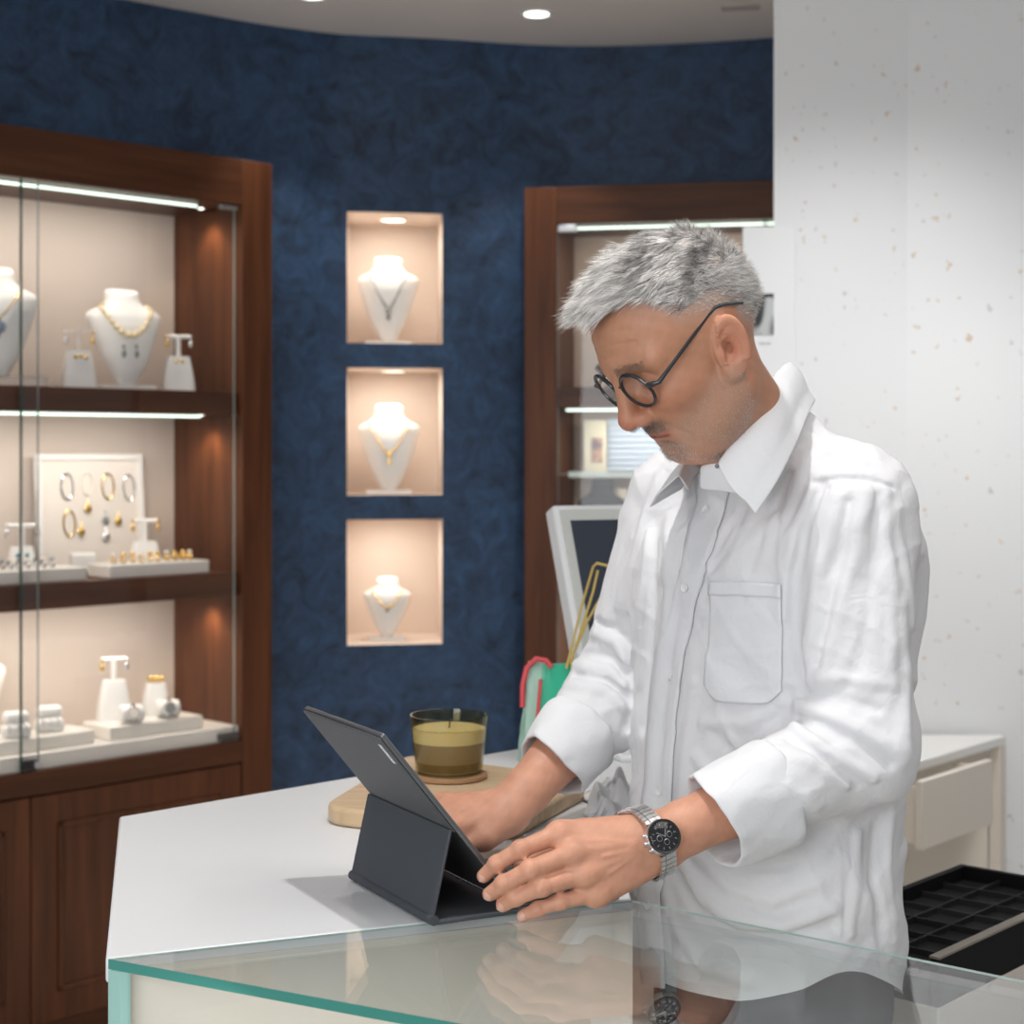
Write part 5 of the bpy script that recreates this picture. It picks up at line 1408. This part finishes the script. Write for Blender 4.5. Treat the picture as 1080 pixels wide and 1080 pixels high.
cen = pos[fac].mean(1); cut, _ = cutter(cen)
spos, sfac = grow(pos, fac, ~cut)
# straighten the hem: snap the open border
ed = np.sort(np.stack([sfac, np.roll(sfac, -1, 1)], -1).reshape(-1, 2), 1); ue, ct = np.unique(ed, axis=0, return_counts=True); bv = np.unique(ue[ct == 1])
qq = spos[bv] - TC; hz = hem_z(np.arctan2(qq @ LW, qq @ FW)); mm = np.abs(spos[bv, 2] - hz) < .006; spos[bv[mm], 2] = hz[mm]
def cloth(name):
    m = mat(name, (.83, .835, .855), .85, bump=(750, .10, .0006, (1, 1, 1)), sheen=.15); nt = m.node_tree; L = nt.links
    b = nt.nodes['Principled BSDF']; t = nt.nodes.new('ShaderNodeBsdfTranslucent'); t.inputs[0].default_value = (.86, .86, .88, 1)
    n1, n2 = [nt.nodes.new('ShaderNodeTexNoise') for _ in range(2)]
    n1.inputs['Scale'].default_value = 42; n1.inputs['Detail'].default_value = 4; n1.inputs['Distortion'].default_value = 1.2
    bq = nt.nodes.new('ShaderNodeBump'); bq.inputs['Strength'].default_value = .28; bq.inputs['Distance'].default_value = .006
    tc = nt.nodes.new('ShaderNodeTexCoord'); L.new(tc.outputs['Object'], n1.inputs['Vector']); L.new(n1.outputs['Fac'], bq.inputs['Height'])
    ob = [q for q in nt.nodes if q.type == 'BUMP' and q is not bq][0]; L.new(bq.outputs[0], ob.inputs['Normal'])
    mx = nt.nodes.new('ShaderNodeMixShader'); mx.inputs[0].default_value = .18
    L.new(b.outputs[0], mx.inputs[1]); L.new(t.outputs[0], mx.inputs[2]); L.new(mx.outputs[0], nt.nodes['Material Output'].inputs[0])
    return m
SHIRT = cloth('white_cotton')
shirt = np_mesh('shirt', spos, sfac, SHIRT, man)
def onto(p, off, it=12):
    """push points onto the shirt surface, off metres outside it"""
    p = np.asarray(p, f32).copy()
    for _ in range(it):
        d = shirt_sdf(p); g = normals(p, shirt_sdf); p = p - g * np.clip(d, -.03, .03)[:, None].astype(f32) * .8
    return p + normals(p, shirt_sdf) * off
def patch(name, grid, off, solid, m=None):
    """grid: rows x cols x 3 points, laid on the shirt"""
    g = np.asarray(grid, float); R_, C_ = g.shape[:2]; p = onto(g.reshape(-1, 3), off)
    i = np.arange(R_ * C_).reshape(R_, C_); f = np.stack([i[:-1, :-1], i[1:, :-1], i[1:, 1:], i[:-1, 1:]], -1).reshape(-1, 4)
    return np_mesh(name, p, f, m or SHIRT, shirt, True, None, solid)
def trace_grid(g):
    g = np.asarray(g, float); return np.array([[hit(x, y, plain) for x, y in r] for r in g])
def bilerp(c, R_, C_):
    c = [np.asarray(q, float) for q in c]; u = np.linspace(0, 1, R_)[:, None, None]; v = np.linspace(0, 1, C_)[None, :, None]
    return (1 - u) * ((1 - v) * c[0] + v * c[1]) + u * ((1 - v) * c[3] + v * c[2])
# pocket on his left chest, with rounded lower corners and a hem band
pk = bilerp([(752, 612), (826, 616), (826, 746), (743, 738)], 44, 30)
for j in range(30):
    e = abs(j / 29 * 2 - 1); k = max(e - .5, 0) / .5; pk[:, j] = pk[0, j] + (pk[:, j] - pk[0, j]) * (1 - .13 * k * k)
patch('pocket', trace_grid(pk), .0030, .0020)
patch('pocket_hem', trace_grid(bilerp([(751.5, 612.5), (826.5, 616.5), (826.5, 631), (750.5, 627)], 6, 26)), .0045, .0016)
# front band with buttons
pl_ = np.array([(757, 502), (750, 540), (738, 582), (725, 625), (711, 690), (703, 760), (696, 840), (690, 920), (688, 985), (692, 1040)], float)
tt = np.linspace(0, len(pl_) - 1, 80)
cl2 = np.stack([np.interp(tt, np.arange(len(pl_)), pl_[:, i]) for i in range(2)], 1)
wd_ = np.interp(tt, [0, 1, 3, 9], [17, 16, 12.5, 12.5])
grid = np.stack([cl2 + np.stack([wd_ * w, wd_ * w * .12], 1) for w in np.linspace(-1, 1, 9)], 1)
grid = trace_grid(grid); cl_ = grid[:, 4]
patch('front_band', grid, .0034, .0026)
BUT = mat('pearl_button', (.80, .80, .80), .25, coat=.5)
for i in (9, 25, 38, 52, 66):
    c = onto(cl_[i:i + 1], .0056)[0]; n = normals(c[None], shirt_sdf)[0]
    b = MB().lathe([(.0010, .0012), (.0038, .0012), (.0054, .0020), (.0054, .0006), (.0046, -.0008)], 20)
    o = b.build('button', BUT, shirt); o.matrix_world = Matrix.Translation(Vector(c)) @ Vector(n).to_track_quat('Z', 'Y').to_matrix().to_4x4()
# rolled cuffs
def cuff(E, W, t0, t1, r0, r1, droop, seed):
    ax = nz(W - E); L = np.linalg.norm(W - E); up = nz(V(0, 0, 1) - ax * ax[2]); sd = np.cross(ax, up); r = np.random.RandomState(seed).uniform(0, 6.28, 6)
    prof = [(.55, .985), (.30, 1.0), (.08, 1.015), (0, .98), (-.008, 1.03), (.0, 1.10), (.12, 1.135), (.35, 1.14), (.60, 1.13), (.82, 1.115), (.93, 1.10), (.985, 1.08), (1.0, 1.04), (.985, .99), (.93, .955), (.75, .935), (.5, .92)]
    n = 72; v = []
    for s, rr in prof:
        for k in range(n):
            a = 2 * math.pi * k / n; ca, sa = math.cos(a), math.sin(a)
            w = 1 + .035 * math.sin(3 * a + r[0] + 3 * s) + .02 * math.sin(7 * a + r[1] - 5 * s) + .014 * math.sin(12 * a + r[2] + 9 * s)
            rad = (r0 + (r1 - r0) * s) * rr * w; dr = droop * max(-ca, 0) ** 1.5
            t = (t0 + (t1 - t0) * s) * L + .006 * math.sin(2 * a + r[3]) * s - .012 * max(-ca, 0) * s
            v.append(E + ax * t + up * (ca * rad - dr) + sd * sa * rad * .94)
    f = []
    for i in range(len(prof) - 1):
        for k in range(n):
            a = i * n + k; b = i * n + (k + 1) % n; f.append((a, b, b + n, a + n))
    o = np_mesh('rolled_cuff', np.array(v), np.array(f), SHIRT, shirt); q = o.modifiers.new('u', 'SUBSURF'); q.levels = 1; q.render_levels = 1
cuff(EL, WL, CUFF_L - .04, CUFF_L + .30, .0510, .0450, .014, 2)
cuff(ER, WR, CUFF_R - .04, CUFF_R + .26, .0500, .0440, .010, 8)
# collar: inner stand and folded leaf
FOLDL = [(757, 489, 1.922), (776, 461, 1.932), (797, 428, 1.962), (815, 397, 2.02), (829, 383, 2.085), (828, 392, 2.14), (800, 425, 2.165), (757, 458, 2.135), (722, 486, 2.07), (714, 503, 2.01)]
OUTL = [(797, 541, 1.895), (819, 507, 1.912), (838, 468, 1.950), (852, 437, 2.025), (859, 424, 2.10), (850, 432, 2.175), (808, 466, 2.215), (750, 500, 2.185), (712, 520, 2.11), (686, 534, 2.045)]
def catm(p, n):
    p = np.array([P(*q) for q in p]); m = len(p); out = []
    for t in np.linspace(0, m - 1, n):
        i = min(int(t), m - 2); u = t - i; a, b, c, d = p[max(i - 1, 0)], p[i], p[i + 1], p[min(i + 2, m - 1)]
        out.append(.5 * (2 * b + (c - a) * u + (2 * a - 5 * b + 4 * c - d) * u * u + (3 * b - a - 3 * c + d) * u ** 3))
    return np.array(out)
nC = 80; Fo, Ou = catm(FOLDL, nC), catm(OUTL, nC)
cen_ = np.array([P(790, 440, 2.04)])[0]
rowsC = []
axn = nz(NT - NB)
out_dir = Fo - (NB + ((Fo - NB) @ axn)[:, None] * axn); out_dir /= np.linalg.norm(out_dir, axis=1)[:, None]
base = Fo - axn * .034 - out_dir * .002
for t in np.linspace(0, 1, 6): rowsC.append(base + (Fo - out_dir * .003 - base) * t)
for t in np.linspace(0.06, 1, 13):
    q = Fo + (Ou - Fo) * t + out_dir * (.007 * math.sin(math.pi * min(t * 1.3, 1)) + .002) + axn * .004 * math.sin(math.pi * t)
    rowsC.append(q)
G = np.stack(rowsC, 0)
outer = G[7:].reshape(-1, 3).astype(f32); dd = shirt_sdf(outer); g = normals(outer, shirt_sdf); lift = np.clip(.0045 - dd, 0, .03); outer = outer + g * lift[:, None]; G[7:] = outer.reshape(G[7:].shape)
i = np.arange(G.shape[0] * nC).reshape(G.shape[0], nC); f = np.stack([i[:-1, :-1], i[1:, :-1], i[1:, 1:], i[:-1, 1:]], -1).reshape(-1, 4)
cl = np_mesh('collar', G.reshape(-1, 3), f, SHIRT, shirt, True, None, .0026); q = cl.modifiers.new('u', 'SUBSURF'); q.levels = 1; q.render_levels = 1
g = np.array([[P(*q) for q in r] for r in [[(738, 491, 1.945), (747, 489, 1.935), (758, 488, 1.925), (770, 490, 1.922)], [(738, 498, 1.945), (748, 497, 1.934), (761, 497, 1.924), (775, 499, 1.920)], [(738, 507, 1.947), (749, 507, 1.936), (765, 507, 1.926), (780, 510, 1.921)], [(737, 517, 1.950), (750, 517, 1.938), (769, 519, 1.929), (787, 524, 1.922)]]])
i = np.arange(16).reshape(4, 4); f = np.stack([i[:-1, :-1], i[1:, :-1], i[1:, 1:], i[:-1, 1:]], -1).reshape(-1, 4)
cs = np_mesh('collar_stand', g.reshape(-1, 3), f, SHIRT, shirt, True, None, .0026); q = cs.modifiers.new('u', 'SUBSURF'); q.levels = 2; q.render_levels = 2
cb = MB().lathe([(.0006, .0010), (.0022, .0010), (.0026, -.0004)], 14).build('collar_button', mat('dark_button', (.04, .04, .045), .3), shirt); cb.matrix_world = Matrix.Translation(Vector(P(756, 491.5, 1.920))) @ Vector((-.3, -1, .1)).to_track_quat('Z', 'Y').to_matrix().to_4x4()

# ------------------------------------------------------------------ trousers and shoes
def trouser_sdf(Pn):
    q = (Pn - TC.astype(f32)); l = np.stack([q @ FW.astype(f32), q @ LW.astype(f32), Pn[:, 2]], 1)
    d = ellip(l, (-.002, 0, .93), (.104, .155, .15))
    for s in (1, -1):
        d = smin(d, rcone(l, (.0, .080 * s, .86), (.005, .085 * s, .50), .092, .074), .05); d = smin(d, rcone(l, (.005, .085 * s, .50), (-.03, .088 * s, -.05), .074, .060), .03)
    d = smax(d, Pn[:, 2] - 1.0, .01)
    return d - (.003 * np.sin(Pn[:, 2] * 40 + 6 * np.sin(Pn[:, 0] * 20))).astype(f32)
tp, tf = mesh_sdf(trouser_sdf, None, None, (np.arange(.08, .56, .007), np.arange(1.88, 2.40, .007), np.arange(-.07, 1.02, .007)), margin=2)
np_mesh('trousers', tp, tf, mat('charcoal_trousers', (.045, .047, .055), .8), man)
SHM = mat('black_leather', (.015, .014, .013), .35)
for s in (1, -1):
    def shoe_sdf(Pn):
        q = (Pn - TC.astype(f32)); l = np.stack([q @ FW.astype(f32), q @ LW.astype(f32), Pn[:, 2]], 1)
        d = rcone(l, (-.10, .085 * s, -.045), (.05, .090 * s, -.060), .050, .042); return smax(d, FL + .001 - Pn[:, 2], .01)
    sp, sf = mesh_sdf(shoe_sdf, None, None, (np.arange(.02, .56, .008), np.arange(1.80, 2.44, .008), np.arange(-.12, .04, .008)), margin=2)
    np_mesh('shoe', sp, sf, SHM, man)

# ------------------------------------------------------------------ eyeglasses
GM = Matrix.Translation(Vector(HO)) @ (Matrix(HR.tolist()).to_4x4()) @ Matrix.Scale(HS, 4)
FRAMEM = mat('dark_frame', (.020, .024, .028), .25, coat=.3)
gl = empty('eyeglasses', 'dark rimmed round eyeglasses worn low on the man\'s nose', 'glasses', GM)
PT = math.radians(9)
def lens_pt(s, a, k=1., dx=0.):
    rx, rz2 = .0245 * k, .0215 * k
    y = .0335 * s + rx * math.cos(a) * s; z = rz2 * math.sin(a) * (1 + .06 * math.sin(a))
    return Vector((.1075 + dx + z * math.sin(PT) - abs(y - 0) * .13 + .13 * .010, y, .0055 + z))
LENS = glass_mat('lens', (.97, .97, .97), 1.45)
for s in (1, -1):
    MB().tube([lens_pt(s, a) for a in np.linspace(0, 2 * math.pi, 49)[:-1]], [.0019 + .0006 * max(math.sin(a), 0) for a in np.linspace(0, 2 * math.pi, 49)[:-1]], 8, True).build('rim', FRAMEM, gl)
    L_ = MB(); L_.v = [tuple(lens_pt(s, a, .97)) for a in np.linspace(0, 2 * math.pi, 41)[:-1]]; L_.f = [tuple(range(40))]
    L_.build('lens', LENS, gl, smooth=False)
    h = lens_pt(s, math.radians(18), 1.0)
    hinge = Vector((.0950, .0700 * s, .0108))
    t = MB().tube([h, (h + hinge) / 2 + Vector((.0025, .0012 * s, .0005)), hinge, Vector((.070, .0728 * s, .0202)), Vector((.034, .0765 * s, .0335)), Vector((.010, .0785 * s, .0425)), Vector((-.001, .0790 * s, .0455)), Vector((-.012, .0785 * s, .0430)), Vector((-.036, .0755 * s, .0310))], [.0026, .0030, .0027, .0021, .0019, .0020, .0021, .0021, .0017], 10)
    t.build('temple', FRAMEM, gl)
MB().tube([lens_pt(1, math.radians(158)), Vector((.1085, .004, .0135)), Vector((.1085, -.004, .0135)), lens_pt(-1, math.radians(158))], .0020, 8).build('bridge', FRAMEM, gl)

# ------------------------------------------------------------------ wristwatch on his left wrist
ax = nz(EL - WL); wc = WL - ax * .010
nrm_ = V(-.14, -.95, .20); nrm_ = nz(nrm_ - ax * (nrm_ @ ax)); tan = np.cross(nrm_, ax)
WM = Matrix(((ax[0], tan[0], nrm_[0], wc[0]), (ax[1], tan[1], nrm_[1], wc[1]), (ax[2], tan[2], nrm_[2], wc[2]), (0, 0, 0, 1)))
ww = empty('wristwatch', 'steel wristwatch with a black dial on the man\'s near wrist', 'watch', WM)
aa_ = np.linspace(0, 2 * math.pi, 73)[:-1]; rad_ = []
for a in aa_:        # girth of the wrist under the bracelet
    dr_ = tan * math.sin(a) + nrm_ * math.cos(a); lo_, hi_ = .012, .06
    for _ in range(24):
        md = (lo_ + hi_) / 2; dd_ = min(float(body_sdf((wc + ax * o + dr_ * md)[None].astype(f32))[0]) for o in (-.008, 0, .008))
        if dd_ < 0: lo_ = md
        else: hi_ = md
    rad_.append(hi_)
rad_ = np.array(rad_); rad_ = np.maximum(rad_, (np.roll(rad_, 2) + np.roll(rad_, -2)) / 2); rad_ = (rad_ + np.roll(rad_, 1) + np.roll(rad_, -1)) / 3 + .0016
RW = lambda a: float(np.interp(a % (2 * math.pi), np.append(aa_, 2 * math.pi), np.append(rad_, rad_[0])))
R0 = RW(0) + .0045
q = MB(); nL = 30; A0 = math.radians(30)
for k in range(nL):      # bracelet links
    a0 = A0 + (2 * math.pi - 2 * A0) * k / nL; da = (2 * math.pi - 2 * A0) / nL * .86
    for xo, wd in ((-.0068, .0052), (0, .0074), (.0068, .0052)):
        pts = []
        for th_ in (0, .0034 if xo == 0 else .0030):
            for a_ in (a0, a0 + da):
                rr = RW(a_) + th_ + .004 * max(0, math.cos(a_)) ** 4
                for xx in (xo - wd / 2, xo + wd / 2): pts.append((xx, rr * math.sin(a_), rr * math.cos(a_)))
        q.add(pts, [(0, 1, 3, 2), (4, 6, 7, 5), (0, 4, 5, 1), (2, 3, 7, 6), (0, 2, 6, 4), (1, 5, 7, 3)])
q.build('bracelet', STEEL, ww)
h0 = R0 - .0055
MB().lathe([(.0150, h0), (.0190, h0 + .002), (.0195, h0 + .0065), (.0185, h0 + .0095), (.0165, h0 + .0105)], 48).build('case', STEEL, ww)
MB().lathe([(.0160, h0 + .0100), (.0186, h0 + .0100), (.0182, h0 + .0122), (.0160, h0 + .0118)], 48, cap=False).build('bezel', mat('dark_bezel', (.05, .05, .05), .3, .7), ww)
dl = MB().lathe([(.0005, h0 + .0108), (.0160, h0 + .0108)], 40).build('dial', mat('black_dial', (.010, .010, .011), .3), ww)
q = MB()
for k in range(12):
    a = k * math.pi / 6; q.box((.0128 * math.sin(a), .0128 * math.cos(a), h0 + .0112), (.0008, .0026, .0005), Matrix.Rotation(-a, 3, 'Z'))
q.build('hour_marks', SILVER, dl)
q = MB()
for cx, cy in ((0, -.0062), (-.0062, 0), (.0062, 0)): q.tube([(cx + .0030 * math.cos(a), cy + .0030 * math.sin(a), h0 + .0112) for a in np.linspace(0, 6.283, 17)[:-1]], .00025, 5, True)
q.build('subdials', STEEL, dl)
q = MB(); q.box((.002, .003, h0 + .0118), (.0011, .0085, .0004), Matrix.Rotation(-.5, 3, 'Z')); q.box((-.0035, .003, h0 + .0122), (.0009, .0115, .0004), Matrix.Rotation(.85, 3, 'Z'))
q.build('hands', SILVER, dl)
MB().lathe([(.0005, h0 + .0128), (.0150, h0 + .0126), (.0165, h0 + .0116)], 40).build('crystal', glass_mat('watch_crystal'), ww)
for yy, r_ in ((0, .0026), (.0085, .0020), (-.0085, .0020)):
    x_c = -math.sqrt(.0195 ** 2 - yy ** 2); MB().tube([(x_c + .001, yy, h0 + .005), (x_c - .0035, yy, h0 + .005)], r_, 12).build('crown', STEEL, ww)
